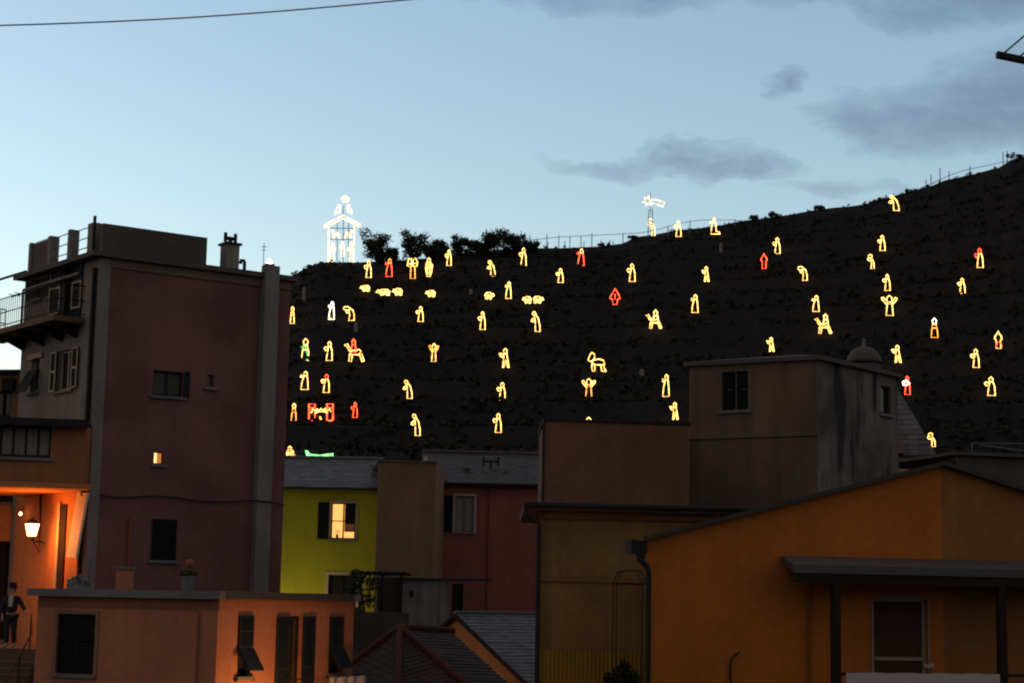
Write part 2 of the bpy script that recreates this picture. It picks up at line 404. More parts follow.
def PX(px, Y, row=500):
    q = P(px, row, Y); return (q.x, q.y)

def ring(W, mb, h, wd, o0, o1):
    a, b, c, d = h
    W.box(mb, a, a+wd, c, d, o0, o1); W.box(mb, b-wd, b, c, d, o0, o1)
    W.box(mb, a+wd, b-wd, c, c+wd, o0, o1); W.box(mb, a+wd, b-wd, d-wd, d, o0, o1)
def window(W, par, h, fm=None, pm=None, wd=.07, rev=.16, mull=1, rail=0, surround=None, sw=.09, name='window'):
    a, b, c, d = h; fm = fm or white_p; mb = MB()
    ring(W, mb, h, wd, -rev+.005, -rev+.065)
    for i in range(mull):
        u = a+(b-a)*(i+1)/(mull+1); W.box(mb, u-wd*.55, u+wd*.55, c+wd, d-wd, -rev+.008, -rev+.07)
    for i in range(rail):
        z = c+(d-c)*(i+1)/(rail+1); W.box(mb, a+wd, b-wd, z-wd*.4, z+wd*.4, -rev+.011, -rev+.06)
    f = mb.build(name, fm, par)
    p = MB(); p.face([W.pt(a, c, -rev+.02), W.pt(b, c, -rev+.02), W.pt(b, d, -rev+.02), W.pt(a, d, -rev+.02)])
    p.build('pane', pm or glass, f)
    if surround:
        s = MB(); ring(W, s, (a-sw, b+sw, c-sw, d+sw), sw, .003, .03); s.build('surround', surround, f)
    sl = MB(); W.box(sl, a-.1, b+.1, c-.09, c-.012, -.04, .09); sl.build('sill', slab_st, f)
    return f
def louvre(W, mb, a, b, c, d, o=.012, th=.045, pitch=.075):
    ring(W, mb, (a, b, c, d), .06, o, o+th)
    zm = (c+d)/2; W.box(mb, a+.06, b-.06, zm-.03, zm+.03, o, o+th)
    z = c+.07
    while z < d-.08:
        if abs(z-zm) > .02:
            mb.hexa([W.pt(a+.06, z, o+th*.95), W.pt(b-.06, z, o+th*.95), W.pt(b-.06, z, o+th*.8), W.pt(a+.06, z, o+th*.8),
                     W.pt(a+.06, z+pitch*.95, o+.012), W.pt(b-.06, z+pitch*.95, o+.012), W.pt(b-.06, z+pitch*.95, o+.002), W.pt(a+.06, z+pitch*.95, o+.002)])
        z += pitch
def shutter(W, par, h, m=None, name='shutter', o=.012):
    mb = MB(); louvre(W, mb, *h, o=o); return mb.build(name, m or black_sh, par)
def flap(W, par, u0, u1, zt, zb, ang, m=None, parent_name='shutter_flap'):      # lower leaf hinged at its top edge and pushed out
    mb = MB(); L_ = zt-zb; n = 9
    pts = lambda k, th: (zt - math.cos(ang)*L_*k - math.sin(ang)*th, .05 + math.sin(ang)*L_*k - math.cos(ang)*th)
    for i in range(n):
        k0, k1 = i/n, (i+.82)/n
        (za, oa), (zb_, ob), (zc, oc), (zd, od) = pts(k0, 0), pts(k1, 0), pts(k0, .03), pts(k1, .03)
        mb.hexa([W.pt(u0, zb_, ob), W.pt(u1, zb_, ob), W.pt(u1, zd, od), W.pt(u0, zd, od), W.pt(u0, za, oa), W.pt(u1, za, oa), W.pt(u1, zc, oc), W.pt(u0, zc, oc)])
    for ua, ub in ((u0-.03, u0), (u1, u1+.03)):
        (za, oa), (zb_, ob), (zc, oc), (zd, od) = pts(0, -.01), pts(1, -.01), pts(0, .035), pts(1, .035)
        mb.hexa([W.pt(ua, zb_, ob), W.pt(ub, zb_, ob), W.pt(ub, zd, od), W.pt(ua, zd, od), W.pt(ua, za, oa), W.pt(ub, za, oa), W.pt(ub, zc, oc), W.pt(ua, zc, oc)])
    return mb.build(parent_name, m or black_sh, par)
def tiles(mb, O, U, V, h, rng_u, course=.27, wdt=.33, th=.02, rnd=random.Random(5)):     # real slates laid in courses; rng_u(v) -> (u0, u1)
    O, U, V = Vector(O), Vector(U).normalized(), Vector(V).normalized(); Nn = U.cross(V).normalized()
    if Nn.z < 0: Nn = -Nn
    n = max(1, int(h/course)); ch = h/n
    for j in range(n):
        v0, v1 = j*ch, (j+1)*ch
        a0, b0 = rng_u(v0+ch*.02); a1, b1 = rng_u(min(h, v1))
        u = a0 - rnd.random()*wdt
        while u < b0:
            w_ = wdt*rnd.uniform(.85, 1.15); p, q = max(u, a0), min(u+w_-.012, b0); u += w_
            if q-p < .02: continue
            pt_, qt = min(max(p, a1), b1), max(min(q, b1), a1)
            l = th*rnd.uniform(.8, 1.5); t = rnd.random()
            B0, B1, T1, T0 = O+U*p+V*v0, O+U*q+V*v0, O+U*qt+V*v1, O+U*pt_+V*v1
            mb.face([B0+Nn*l, B1+Nn*l, T1+Nn*.008, T0+Nn*.008], t)
            mb.face([B0-Nn*.01, B1-Nn*.01, B1+Nn*l, B0+Nn*l], t*.5)
def leaves(mb, c, r, n, size, rnd, squash=1.):
    for k in range(n):
        while True:
            q = Vector((rnd.uniform(-1, 1), rnd.uniform(-1, 1), rnd.uniform(-1, 1)))
            if q.length <= 1: break
        q = Vector((q.x*r, q.y*r, q.z*r*squash)); p = c+q
        u = Vector((rnd.uniform(-1, 1), rnd.uniform(-1, 1), rnd.uniform(-1, 1))).normalized()*size*rnd.uniform(.6, 1.3); v = u.orthogonal().normalized()*size*.4
        mb.face([p-u*.5, p+v, p+u*.6, p-v], rnd.random())

# ================================================================== tall pink tower house
Y0 = 52.0
C_ = PX(93, Y0, 420)
def along(C, dirv, px, row):               # how far along dirv from C until the pixel column
    q = P(px, row, 1.0); k = q.x
    t = (k*C[1]-C[0])/(dirv[0]-k*dirv[1]); return (C[0]+dirv[0]*t, C[1]+dirv[1]*t)
E_ = along(C_, (.819, .574), 286, 430)
L_ = along(C_, (-.616, .788), 22, 340)
K_ = (L_[0]+E_[0]-C_[0], L_[1]+E_[1]-C_[1])
WR, WL = Wall(C_, E_), Wall(L_, C_)
ZR = WR.pix(110, 258)[1]
tower = thing('tower_house', 'tall pink plastered tower house with roof terrace, balcony and narrow grey side', 'house', (C_[0], C_[1], 0))
hr = {k: WR.rect(*v) for k, v in dict(vent=(153, 183, 371, 396), small=(207, 214, 375, 387), lit=(154, 164, 452, 464), black=(152, 175, 520, 560)).items()}
mb = MB(); WR.sheet(mb, 0, ZR, list(hr.values()))
Wall(E_, K_).sheet(mb, 0, ZR); Wall(K_, L_).sheet(mb, 0, ZR)
mb.build('wall', pink, tower)
hl = {k: WL.rect(*v) for k, v in dict(door=(62, 74, 262, 322), up=(34, 42, 279, 298), low=(58, 73, 350, 390), flapw=(31, 39, 356, 392)).items()}
mb = MB(); WL.sheet(mb, 0, ZR-.002, list(hl.values())); mb.build('side_wall', grey_pl, tower)
s = MB(); WR.box(s, -.02, .30, 0, ZR-.01, -.1, .035); s.build('corner_band', strip_pl, tower)
s = MB(); WL.box(s, WL.L-.30, WL.L-.20, 0, ZR-.3, .02, .13); s.build('drainpipe', metal_dk, tower)
# roof slab, eaves and parapet
s = MB(); s.prism([C_, E_, K_, L_], ZR, ZR+.12); WR.box(s, -.1, WR.L+.12, ZR-.01, ZR+.14, -.3, .22); WL.box(s, -.15, WL.L+.2, ZR-.01, ZR+.13, -.3, .35)
s.build('roof_slab', dark_par, tower)
s = MB(); WR.box(s, .30, WR.L, ZR-.28, ZR-.012, -.05, .05); s.build('frieze', plaster('tan frieze', (.17, .12, .10)), tower)
s = MB(); WL.box(s, .1, WL.L-1.3, ZR-.36, ZR-.29, -.05, .12); s.build('gutter', grey_pl, tower)
ztop = WR.pix(97, 222)[1]
up_ = WR.pix(207, 255)[0]
s = MB(); WR.box(s, .02, up_, ZR+.12, ztop, -.25, -.02); WR.box(s, up_-.25, up_, ZR+.12, ztop-.005, -2.6, -.251); s.build('parapet', dark_par, tower)
# terrace pillars and rails on the narrow side
def roofpil(px0, px1, rt, rb, dep=.35, nm='pillar'):
    a, b, c, d = WL.rect(px0, px1, rt, rb); q = MB(); WL.box(q, a, b, ZR+.13, d, -dep, -.05); q.build(nm, grey_pl, tower)
    return a, b, d
p1 = roofpil(46, 48.6, 236, 258); p2 = roofpil(66, 68.6, 229.5, 250); p0 = roofpil(27, 29.5, 243, 262); p3 = roofpil(86, 91.5, 223, 245, .3)
s = MB(); WL.box(s, p0[1], p1[0], ZR+.13, p0[2]-.05, -.3, -.1); s.build('low_wall', dark_par, tower)
s = MB(); WL.box(s, p1[1], p2[0], ZR+.13, ZR+.3, -.3, -.1); s.build('low_wall', dark_par, tower)
s = MB()
for k in (.35, .62, .9):
    s.tube([WL.pt(p0[1], ZR+.13+(p1[2]-ZR)*k, -.2), WL.pt(p1[0], ZR+.13+(p1[2]-ZR)*k, -.2)], .013); s.tube([WL.pt(p1[1], ZR+.13+(p2[2]-ZR)*k*.95, -.2), WL.pt(p2[0], ZR+.13+(p2[2]-ZR)*k*.95, -.2)], .018)
    s.tube([WL.pt(p2[1], ZR+.13+(p3[2]-ZR)*k*.95, -.2), WL.pt(p3[0], ZR+.13+(p3[2]-ZR)*k*.95, -.2)], .018)
s.build('railing', metal_gr, tower)
def on_roof(px, row_t, row_b, off, w_, nm, m, cap=None, round_=False):
    u = WR.pix(px, 265)[0]; q = MB(); base = WR.pt(u, ZR+.12, -off); Yy = base.y
    zt = P(px, row_t, Yy).z
    if round_: q.tube([base, (base.x, base.y, zt)], w_/2, 10)
    else: WR.box(q, u-w_/2, u+w_/2, ZR+.12, zt, -off-w_/2, -off+w_/2)
    return q.build(nm, m, tower), u, zt, Yy
on_roof(99, 216, 224, .5, .10, 'vent_post', metal_dk, round_=True)
on_roof(151, 229, 236, .8, .09, 'vent_post', metal_dk, round_=True)
ch, u, zt, Yy = on_roof(238, 246, 270, .6, .44, 'chimney', grey_pl)
q = MB(); WR.box(q, u-.28, u+.28, zt, zt+.07, -.88, -.32); WR.box(q, u-.05, u+.05, zt+.07, zt+.22, -.65, -.55); WR.box(q, u-.2, u+.2, zt+.18, zt+.28, -.66, -.54)
for k in (-1, 1): q.tube([WR.pt(u+k*.17, zt+.12, -.6), WR.pt(u+k*.17, zt+.40, -.6)], .055, 8)
q.build('chimney_cowl', metal_dk, ch)
u = WR.pix(250, 272)[0]; q = MB(); z1 = P(246, 262, 55).z
q.tube([WR.pt(u, ZR+.1, -.4), WR.pt(u, z1, -.4), WR.pt(u-.03, z1+.06, -.4), WR.pt(u-.12, z1+.06, -.4), WR.pt(u-.14, z1-.05, -.4)], .055, 8); q.build('vent_pipe', metal_dk, tower)
# grey flue climbing the pink wall
ua, ub, zc_, zd_ = WR.rect(261, 275, 268, 300); s = MB(); WR.box(s, ua, ub, 0, WR.pix(269, 267)[1], .002, .30); s.build('flue', strip_pl, tower)
# string cable across the pink wall
s = MB(); ps = []
for i in range(13):
    u = WR.L*i/12; ps.append(WR.pt(max(.32, min(u, WR.L)), WR.pix(100, 495)[1]-.05*math.sin(i*1.1), .07 if not (ua-.3 < u < ub+.3) else .33))
s.tube(ps, .022, 5); s.build('wall_cable', metal_dk, tower)
a, b, c, d = WR.rect(128, 131, 518, 585); s = MB(); s.tube([WR.pt(a, c, .06), WR.pt(a, d, .06)], .045, 8); s.build('conduit', clay, tower)
f = window(WR, tower, hr['vent'], blue_sh, plain('dusty glass', (.05, .06, .055), .5), mull=1, wd=.06)
shutter(WR, tower, (hr['vent'][1]+.02, hr['vent'][1]+.20, hr['vent'][2]-.03, hr['vent'][3]+.03), blue_sh)
window(WR, tower, hr['small'], metal_gr, glass, mull=0, wd=.03)
window(WR, tower, hr['lit'], wood_dk, G_dim, mull=0, wd=.03)
lit = MB(); a, b, c, d = hr['lit']; lit.face([WR.pt(a+.03, c+.02, -.10), WR.pt(a+.13, c+.02, -.10), WR.pt(a+.13, d-.02, -.10), WR.pt(a+.03, d-.02, -.10)]); lit.build('lit_pane', G_win2, tower)
window(WR, tower, hr['black'], wood_dk, glass, mull=0)
a, b, c, d = hr['black']; m_ = (a+b)/2
shutter(WR, tower, (a-.02, m_-.004, c-.02, d+.02)); shutter(WR, tower, (m_+.004, b+.02, c-.02, d+.02))
# grey side: door to the balcony, windows and shutters with pale edges
window(WL, tower, hl['door'], wood_dk, glass, mull=1, name='balcony_door')
a, b, c, d = hl['door']
for e0, e1 in ((a-.75, a-.02), (b+.02, b+.6)):
    f = shutter(WL, tower, (e0, e1, c, d), blue_sh)
    q = MB(); ring(WL, q, (e0-.03, e1+.03, c+(d-c)*.18, c+(d-c)*.62), .05, .06, .08); q.build('shutter_edge', cream_p, f)
window(WL, tower, hl['up'], wood_dk, glass, mull=0)
a, b, c, d = hl['up']; shutter(WL, tower, (a-.5, a-.02, c, d), blue_sh); shutter(WL, tower, (b+.02, b+.5, c, d), blue_sh)
window(WL, tower, hl['low'], cream_p, glass, mull=1)
a, b, c, d = hl['low']
for e0, e1 in ((a-.42, a-.02), (b+.02, b+.42)):
    f = shutter(WL, tower, (e0, e1, c, d), blue_sh)
    q = MB(); ring(WL, q, (e0, e1, c, d), .055, .06, .085); WL.box(q, e0+.05, e1-.05, (c+d)/2-.04, (c+d)/2+.04, .06, .083); q.build('shutter_edge', cream_p, f)
window(WL, tower, hl['flapw'], cream_p, glass, mull=0)
a, b, c, d = hl['flapw']
q = MB(); WL.box(q, a-.25, b+.25, d-.10, d+.06, .01, .07); q.build('window_hood', cream_p, tower)
flap(WL, tower, a-.05, b+.05, c+(d-c)*.62, c-.15, R(30), blue_sh)
# balcony wrapping the far end
zs = WL.pix(50, 327)[1]; bal = MB()
WL.box(bal, -1.5, WL.L-.9, zs-.16, zs, -.0, 1.0); balc = bal.build('balcony', plaster('balcony slab', (.16, .10, .07)), tower)
q = MB()
for k in (.1, 1.6, 3.0, 4.0):
    if k < WL.L-1: q = MB(); q.hexa([WL.pt(k, zs-.55, .02), WL.pt(k+.14, zs-.55, .02), WL.pt(k+.14, zs-.55, .0), WL.pt(k, zs-.55, .0), WL.pt(k, zs-.165, .9), WL.pt(k+.14, zs-.165, .9), WL.pt(k+.14, zs-.165, .0), WL.pt(k, zs-.165, .0)]); q.build('corbel', wood_dk, balc)
q = MB(); u_end = WL.L-.95
for z in (zs+.95, zs+.5, zs+.1):
    q.tube([WL.pt(-1.45, z, 0), WL.pt(-1.45, z, .95), WL.pt(u_end, z, .95), WL.pt(u_end, z, .0)], .018)
k = -1.45
while k < u_end:
    q.tube([WL.pt(k, zs, .95), WL.pt(k, zs+.95, .95)], .011, 4); k += .16
for k in range(6): q.tube([WL.pt(-1.45, zs, .16*k), WL.pt(-1.45, zs+.95, .16*k)], .011, 4)
q.build('railing', metal_dk, balc)
dr = MB(); a0 = WL.pix(33, 294)[0]; b0 = WL.pix(56, 299)[0]; zz = WL.pix(44, 296)[1]
dr.tube([WL.pt(a0, zz, .7), WL.pt(b0, zz, .7)], .03); dr.tube([WL.pt((a0+b0)/2, zs, .7), WL.pt((a0+b0)/2, zz+.1, .7)], .03)
for k in (.2, .45, .8): dr.tube([WL.pt(a0+(b0-a0)*k, zz, .45), WL.pt(a0+(b0-a0)*k, zz, .95)], .012, 4)
o = dr.build('drying_rack', metal_gr); tag(o, 'thin metal clothes drying rack standing on the tower house balcony', 'drying rack')
# lamp and aerial on top of the flue
u = WR.pix(267, 265)[0]; zt = WR.pix(269, 267)[1]
fl = thing('floodlight', 'small glowing floodlight on top of the grey flue of the pink tower house', 'lamp', WR.pt(u, zt, .15))
q = MB(); q.lathe(WR.pt(u, zt+.06, .15), [(.07, 0), (.085, .06), (.04, .14), (.01, .18)], 10); q.build('lamp_glass', G_flood, fl)
q = MB(); WR.box(q, u-.13, u+.13, zt+.002, zt+.06, .04, .26); q.build('base', metal_dk, fl)
ae = MB(); b_ = WR.pt(u, zt, -.25); zt2 = P(267, 243, b_.y).z
ae.tube([b_-Vector((0, 0, .5)), (b_.x, b_.y, zt2)], .012, 5); ae.tube([(b_.x-.08, b_.y, zt2-.12), (b_.x+.1, b_.y, zt2-.12)], .01, 4); ae.tube([(b_.x-.05, b_.y, zt2-.22), (b_.x+.05, b_.y, zt2-.22)], .01, 4)
tag(ae.build('aerial', metal_gr), 'thin aerial mast rising behind the floodlight on the pink tower house', 'aerial')

# ================================================================== ochre house jutting over the lit alley
J0, J1 = PX(-70, 50.4), PX(83, 51.2)
WJ = Wall(J0, J1); zt_, zb_ = WJ.pix(40, 424)[1], WJ.pix(40, 487)[1]
jut = thing('ochre_house', 'ochre house storey with glazed veranda built over the lamplit alley', 'house', (J0[0]+2, J0[1], zb_))
hj = WJ.rect(-12, 51, 425, 457)
mb = MB(); WJ.sheet(mb, zb_, zt_, [hj]); back = (J1[0]-.3, J1[1]+5); WJb = Wall(J1, back); WJb.sheet(mb, zb_, zt_)
mb.build('wall', ochre_dk, jut)
s = MB(); s.prism([J0, J1, back, (J0[0], J0[1]+5)], zb_-.02, zb_+.10); WJ.box(s, -.2, WJ.L+.18, zb_-.03, zb_+.11, -.3, .16); s.build('cornice', lit_pl, jut)
s = MB(); WJ.box(s, -.4, WJ.L+.06, zt_, zt_+.13, -4.5, .42); s.build('canopy', metal_dk, jut)
s = MB(); WJ.box(s, -.4, WJ.L+.08, zt_-.09, zt_-.004, .30, .45); s.build('gutter', metal_dk, jut)
f = window(WJ, jut, hj, metal_dk, glass, mull=4, wd=.06, name='veranda_window')
for k in range(3):
    a = hj[0]+(hj[1]-hj[0])*(.22+.25*k); q = MB(); n_ = 9
    for i in range(n_): q.face([WJ.pt(a+i*.05, hj[2]+.08, -.115+.02*(i % 2)), WJ.pt(a+(i+1)*.05, hj[2]+.08, -.115+.02*((i+1) % 2)), WJ.pt(a+(i+1)*.05, hj[3]-.08, -.115+.02*((i+1) % 2)), WJ.pt(a+i*.05, hj[3]-.08, -.115+.02*(i % 2))])
    q.build('curtain', curtain_m, f)
# small house behind it
W2 = Wall(PX(-60, 57.5), PX(21, 57.0)); z2 = W2.pix(5, 374)[1]
h2 = W2.rect(-6, 11, 391, 417)
bh = thing('brown_house', 'low brown house with flat dark roof edge beside the balcony', 'house', (W2.A.x+1, W2.A.y, 0))
mb = MB(); W2.sheet(mb, zt_-.2, z2, [h2]); W2.box(mb, .001, W2.L, zt_-.2, z2-.01, -4, -.4); mb.build('wall', plaster('brown orange wall', (.33, .17, .09)), bh)
s = MB(); W2.box(s, -.2, W2.L+.02, z2, z2+.12, -4, .2); s.build('roof', metal_dk, bh)
window(W2, bh, h2, wood_dk, glass, mull=1)
q = MB(); W2.box(q, *[*W2.rect(4, 16, 378, 386)][0:2], z2-.55, z2-.15, .01, .18); q.build('meter_box', metal_dk, bh)
# alley walls, door and pier under the jut
ZL = P(10, 648, 51.6).z                      # landing level
WA = Wall(PX(-80, 57), PX(72, 56.2)); al = thing('alley_house', 'orange plastered alley house lit by the wall lantern above the steps', 'house', (WA.A.x+3, WA.A.y, ZL))
ha = [WA.rect(-12, 14, 489, 502), WA.rect(-10, 9, 541, 640)]
mb = MB(); WA.sheet(mb, ZL, zb_+.2, ha, rev=.3); mb.build('wall', lit_pl, al)
window(WA, al, ha[0], wood_dk, glass, mull=1, rev=.3)
window(WA, al, ha[1], wood_dk, glass, mull=1, rail=2, rev=.3, name='door')
pier = MB(); a = PX(40, 54.6); b = PX(53, 54.5)
WP = Wall(a, b); WP.box(pier, 0, WP.L, ZL-2, zb_-.025, -2.2, 0); pier.build('pier', lit_pl, al)
q = MB(); WL.box(q, .3, WL.L-.02, ZL-2, zb_-.03, .004, .02); q.build('lamp_glow_sheet', lit_pl, tower)  # orange sheet on the grey wall foot, painting in the lantern's glow
q = MB(); u0, u1, c, d = WL.rect(60.5, 66, 505, 592); WL.box(q, u0, u1, c, d, .022, .06); q.build('alley_door', wood_dk, tower)
q = MB(); WL.box(q, u0-.16, u0-.003, c, d+.05, .022, .09); q.build('door_frame', cream_p, tower)
q = MB(); p = [WP.pix(43, 493), WP.pix(45, 499), WP.pix(51, 503), WP.pix(51, 545), WP.pix(50, 575)]; q.tube([WP.pt(u, z, .05) for u, z in p], .022); q.build('pipe', metal_dk, al)
q = MB(); p = [WP.pix(41, 493), WP.pix(41, 640)]; q.tube([WP.pt(u, z, .04) for u, z in p], .03); q.build('pipe', metal_dk, al)
# leaning pale board against the corner
q = MB(); t0, t1, b0, b1 = [(lambda Wq: Wq.pt(*Wq.pix(*p)))(Wall(WL.A+WL.n*o, WL.B+WL.n*o)) for p, o in (((77, 492), .12), ((87, 493), .12), ((66, 557), .30), ((75.5, 558), .30))]; dv = Vector((.05, .07, 0))
q.hexa([b0, b1, b1+dv, b0+dv, t0, t1, t1+dv, t0+dv]); tag(q.build('awning_board', plain('pale board', (.78, .62, .42), .7, var=.08)), 'long pale board leaning under the ochre storey beside the lantern', 'board')
# steps and landing
mb = MB(); x0, x1 = P(-60, 648, 51.6).x, P(46, 648, 51.6).x
mb.box(x0, x1, 51.0, 58, 0, ZL)
for k in range(1, 15): mb.box(x0, x1, 51.0-.30*k, 51.0-.30*(k-1), 0, ZL-.165*k)
tag(mb.build('stairs', step_st), kind='structure', label='stone steps climbing the lamplit alley')
q = MB(); xr = P(36, 640, 50.5).x
q.tube([(xr-.35, 51.2, ZL+.95), (xr-.05, 50.2, ZL+.45), (xr, 47.5, ZL-.8)], .025); q.tube([(xr-.35, 51.2, ZL), (xr-.35, 51.2, ZL+.96)], .022); q.tube([(xr-.02, 49, ZL-1), (xr-.02, 49, ZL-.12)], .022)
tag(q.build('handrail', metal_dk), 'thin dark iron handrail running down the alley steps', 'handrail')

def lantern(pos, wallpt, label, size=.42, energy=60, col=(1, .27, .045), gmat=None, off=None):
    pos = Vector(pos); t = thing('wall_lantern', label, 'street lamp', pos)
    q = MB(); s = size
    q.lathe(pos, [(s*.30, -.42*s), (s*.50, .42*s)], 6); q.build('lamp_glass', gmat or G_lamp, t)
    q = MB(); q.lathe(pos, [(s*.56, .43*s), (s*.50, .5*s), (s*.2, .72*s), (s*.07, .78*s), (s*.08, .88*s), (.01, .95*s)], 6); q.build('cap', metal_dk, t)
    q = MB(); q.lathe(pos, [(s*.05, -.62*s), (s*.24, -.55*s), (s*.32, -.43*s)], 6)
    for k in range(6):
        a = math.pi*k/3; q.tube([pos+Vector((math.cos(a)*s*.31, math.sin(a)*s*.31, -.42*s)), pos+Vector((math.cos(a)*s*.51, math.sin(a)*s*.51, .43*s))], .009, 4)
    q.build('frame', metal_dk, t)
    q = MB(); wp = Vector(wallpt); b = pos+Vector((0, 0, -.6*s)); dd = wp-b
    q.tube([b, b+dd*.15+Vector((0, 0, -.05)), b+dd*.6+Vector((0, 0, .02)), wp], .022)
    q.tube([b+dd*.12+Vector((0, 0, -.06)), b+dd*.35+Vector((0, 0, -.2)), b+dd*.5+Vector((0, 0, -.28)), b+dd*.42+Vector((0, 0, -.33))], .016)
    q.tube([wp+Vector((0, 0, .22)), wp+Vector((0, 0, -.45))], .022); q.build('bracket', metal_dk, t)
    ld = bpy.data.lights.new('lantern_bulb', 'POINT'); ld.energy = energy; ld.color = col; ld.shadow_soft_size = .2
    lo = bpy.data.objects.new('lantern_bulb', ld); COL.objects.link(lo); lo.parent = t; lo.location = off or (0, -s*.7, -.02)
    return t
lp = P(32, 530, 53.2)
lantern(lp, P(48, 545, 54.45), 'glowing six sided iron lantern on a scroll bracket in the alley', energy=85)
bp = P(20.5, 514, 55.2); q = MB(); q.lathe(bp, [(.015, -.045), (.045, -.02), (.048, .02), (.02, .06)], 10)
bb = thing('bare_bulb', 'small bare glowing bulb high on the orange alley wall beyond the lantern', 'lamp', bp); q.build('bulb', G_lamp, bb)
q = MB(); q.tube([bp+Vector((0, 0, .07)), bp+Vector((0, .1, .16)), bp+Vector((0, 1.3, .2))], .02); q.build('holder', metal_dk, bb)

# ================================================================== small peach house, front left
S0 = PX(217, 44, 640); SL = along(S0, (-.906, .423), 36, 640); SR = along(S0, (.423, .906), 353, 640); SK = (SL[0]+SR[0]-S0[0], SL[1]+SR[1]-S0[1])
WF, WS = Wall(SL, S0), Wall(S0, SR); zr = WF.pix(150, 598)[1]
peach_h = thing('peach_house', 'low peach coloured house with flat slab roof below the tower house', 'house', (S0[0], S0[1], 0))
hf = WF.rect(57, 95, 614, 674)
hs = [WS.rect(238, 251, 616, 676), WS.rect(287.5, 300.5, 616, 720), WS.rect(329, 341, 617, 673)]
mb = MB(); WF.sheet(mb, 0, zr, [hf]); WS.sheet(mb, 0, zr, hs); Wall(SR, SK).sheet(mb, 0, zr); Wall(SK, SL).sheet(mb, 0, zr); mb.build('wall', peach, peach_h)
s = MB(); WF.box(s, -.22, WF.L+.16, zr, zr+.19, -6.3, .18); WS.box(s, .05, WS.L+.1, zr+.002, zr+.187, -1, .16); s.build('roof_slab', slab_st, peach_h)
s = MB(); WF.box(s, .0, WF.L+.012, zr-.28, zr-.003, -.05, .012); s.build('frieze', plaster('rust band', (.26, .10, .05)), peach_h)
window(WF, peach_h, hf, wood_dk, glass, mull=0, sw=.1, surround=plaster('brown trim', (.26, .13, .09)))
a, b, c, d = hf; m_ = (a+b)/2
shutter(WF, peach_h, (a+.01, m_-.004, c+.01, d-.01), black_sh, o=-.06); shutter(WF, peach_h, (m_+.004, b-.01, c+.01, d-.01), black_sh, o=-.06)
for h in (hs[0], hs[2]):
    a, b, c, d = h
    window(WS, peach_h, h, wood_dk, glass, mull=0)
    zm = c+(d-c)*.47
    shutter(WS, peach_h, (a-.03, b+.03, zm, d+.02), blue_sh)
    flap(WS, peach_h, a-.02, b+.02, zm-.01, c+.05, R(32), blue_sh)
    for k in (a-.1, b+.1):
        q = MB(); WS.box(q, k-.03, k+.03, c-.12, c-.05, .003, .07); q.build('shutter_catch', metal_dk, peach_h)
a, b, c, d = hs[1]
window(WS, peach_h, hs[1], wood_dk, amber_glass, mull=1, name='balcony_door')
shutter(WS, peach_h, (a-.62, a-.02, c, d), blue_sh); shutter(WS, peach_h, (b+.02, b+.62, c, d), blue_sh)
q = MB(); u, z = WF.pix(200, 612); q.tube([WF.pt(u-.12, z+.05, .05), WF.pt(u, z-.06, .05), WF.pt(u, 2, .05)], .03); q.build('drainpipe', plaster('painted pipe', (.26, .10, .05)), peach_h)
# white cloth on a line at the foot of the frame
q = MB(); cu0, cz = WS.pix(312, 679); cu1 = WS.pix(350, 679)[0]; n_ = 14
for i in range(n_):
    u, v = cu0+(cu1-cu0)*i/n_, cu0+(cu1-cu0)*(i+1)/n_; o1, o2 = .55+.04*math.sin(i*1.7), .55+.04*math.sin((i+1)*1.7)
    q.hexa([WS.pt(u, cz-.9, o1), WS.pt(v, cz-.9, o2), WS.pt(v, cz-.9, o2-.01), WS.pt(u, cz-.9, o1-.01), WS.pt(u, cz+.06, o1), WS.pt(v, cz+.06, o2), WS.pt(v, cz+.06, o2-.01), WS.pt(u, cz+.06, o1-.01)])
cl_ = q.build('hanging_sheet', cloth_w); tag(cl_, 'white sheet hung out below the far shutter of the peach house', 'sheet')
q = MB(); q.tube([WS.pt(cu0-1.5, cz+.05, .545), WS.pt(cu1+.3, cz+.05, .545)], .008, 4)
for k in (cu0-1.4, cu1+.2): q.tube([WS.pt(k, cz+.05, 0), WS.pt(k, cz+.05, .58)], .02, 5)
tag(q.build('clothes_line', metal_dk), 'wire clothes line on brackets along the peach house wall', 'clothes line')
# things on the slab roof
def rp(px, back):
    Wq = Wall(WF.A-WF.n*back, WF.B-WF.n*back); return Wq.pt(Wq.pix(px, 590)[0], zr+.19)
b_ = rp(123, 1.0); q = MB(); zt = P(124, 569, b_.y).z
q.prism([(b_.x-.17, b_.y-.15), (b_.x+.17, b_.y-.2), (b_.x+.22, b_.y+.16), (b_.x-.14, b_.y+.2)], b_.z, zt)
cb = thing('roof_chimney', 'short square chimney with slab cap on the peach house roof', 'chimney', b_); q.build('stack', peach, cb)
q = MB(); q.prism([(b_.x-.21, b_.y-.2), (b_.x+.23, b_.y-.25), (b_.x+.27, b_.y+.21), (b_.x-.19, b_.y+.25)], zt+.001, zt+.05); q.build('cap', slab_st, cb)
b_ = rp(188, .8); pt = thing('potted_plant', 'round grey pot with small bush on the peach house roof', 'potted plant', b_)
q = MB(); q.lathe(b_, [(.13, 0), (.17, .2), (.19, .36), (.16, .37)], 14); q.build('pot', slab_st, pt)
q = MB(); leaves(q, b_+Vector((0, 0, .42)), .24, 120, .09, random.Random(4), .35); q.tube([b_+Vector((0, 0, .3)), b_+Vector((.02, 0, .45))], .02); q.build('foliage', leaf, pt)
b_ = rp(188.5, 1.5); q = MB(); q.tube([b_, b_+Vector((0, 0, .55))], .025); lt = thing('garden_lamp', 'little clay coloured globe on a stick behind the round pot', 'ornament', b_); q.build('stem', metal_dk, lt)
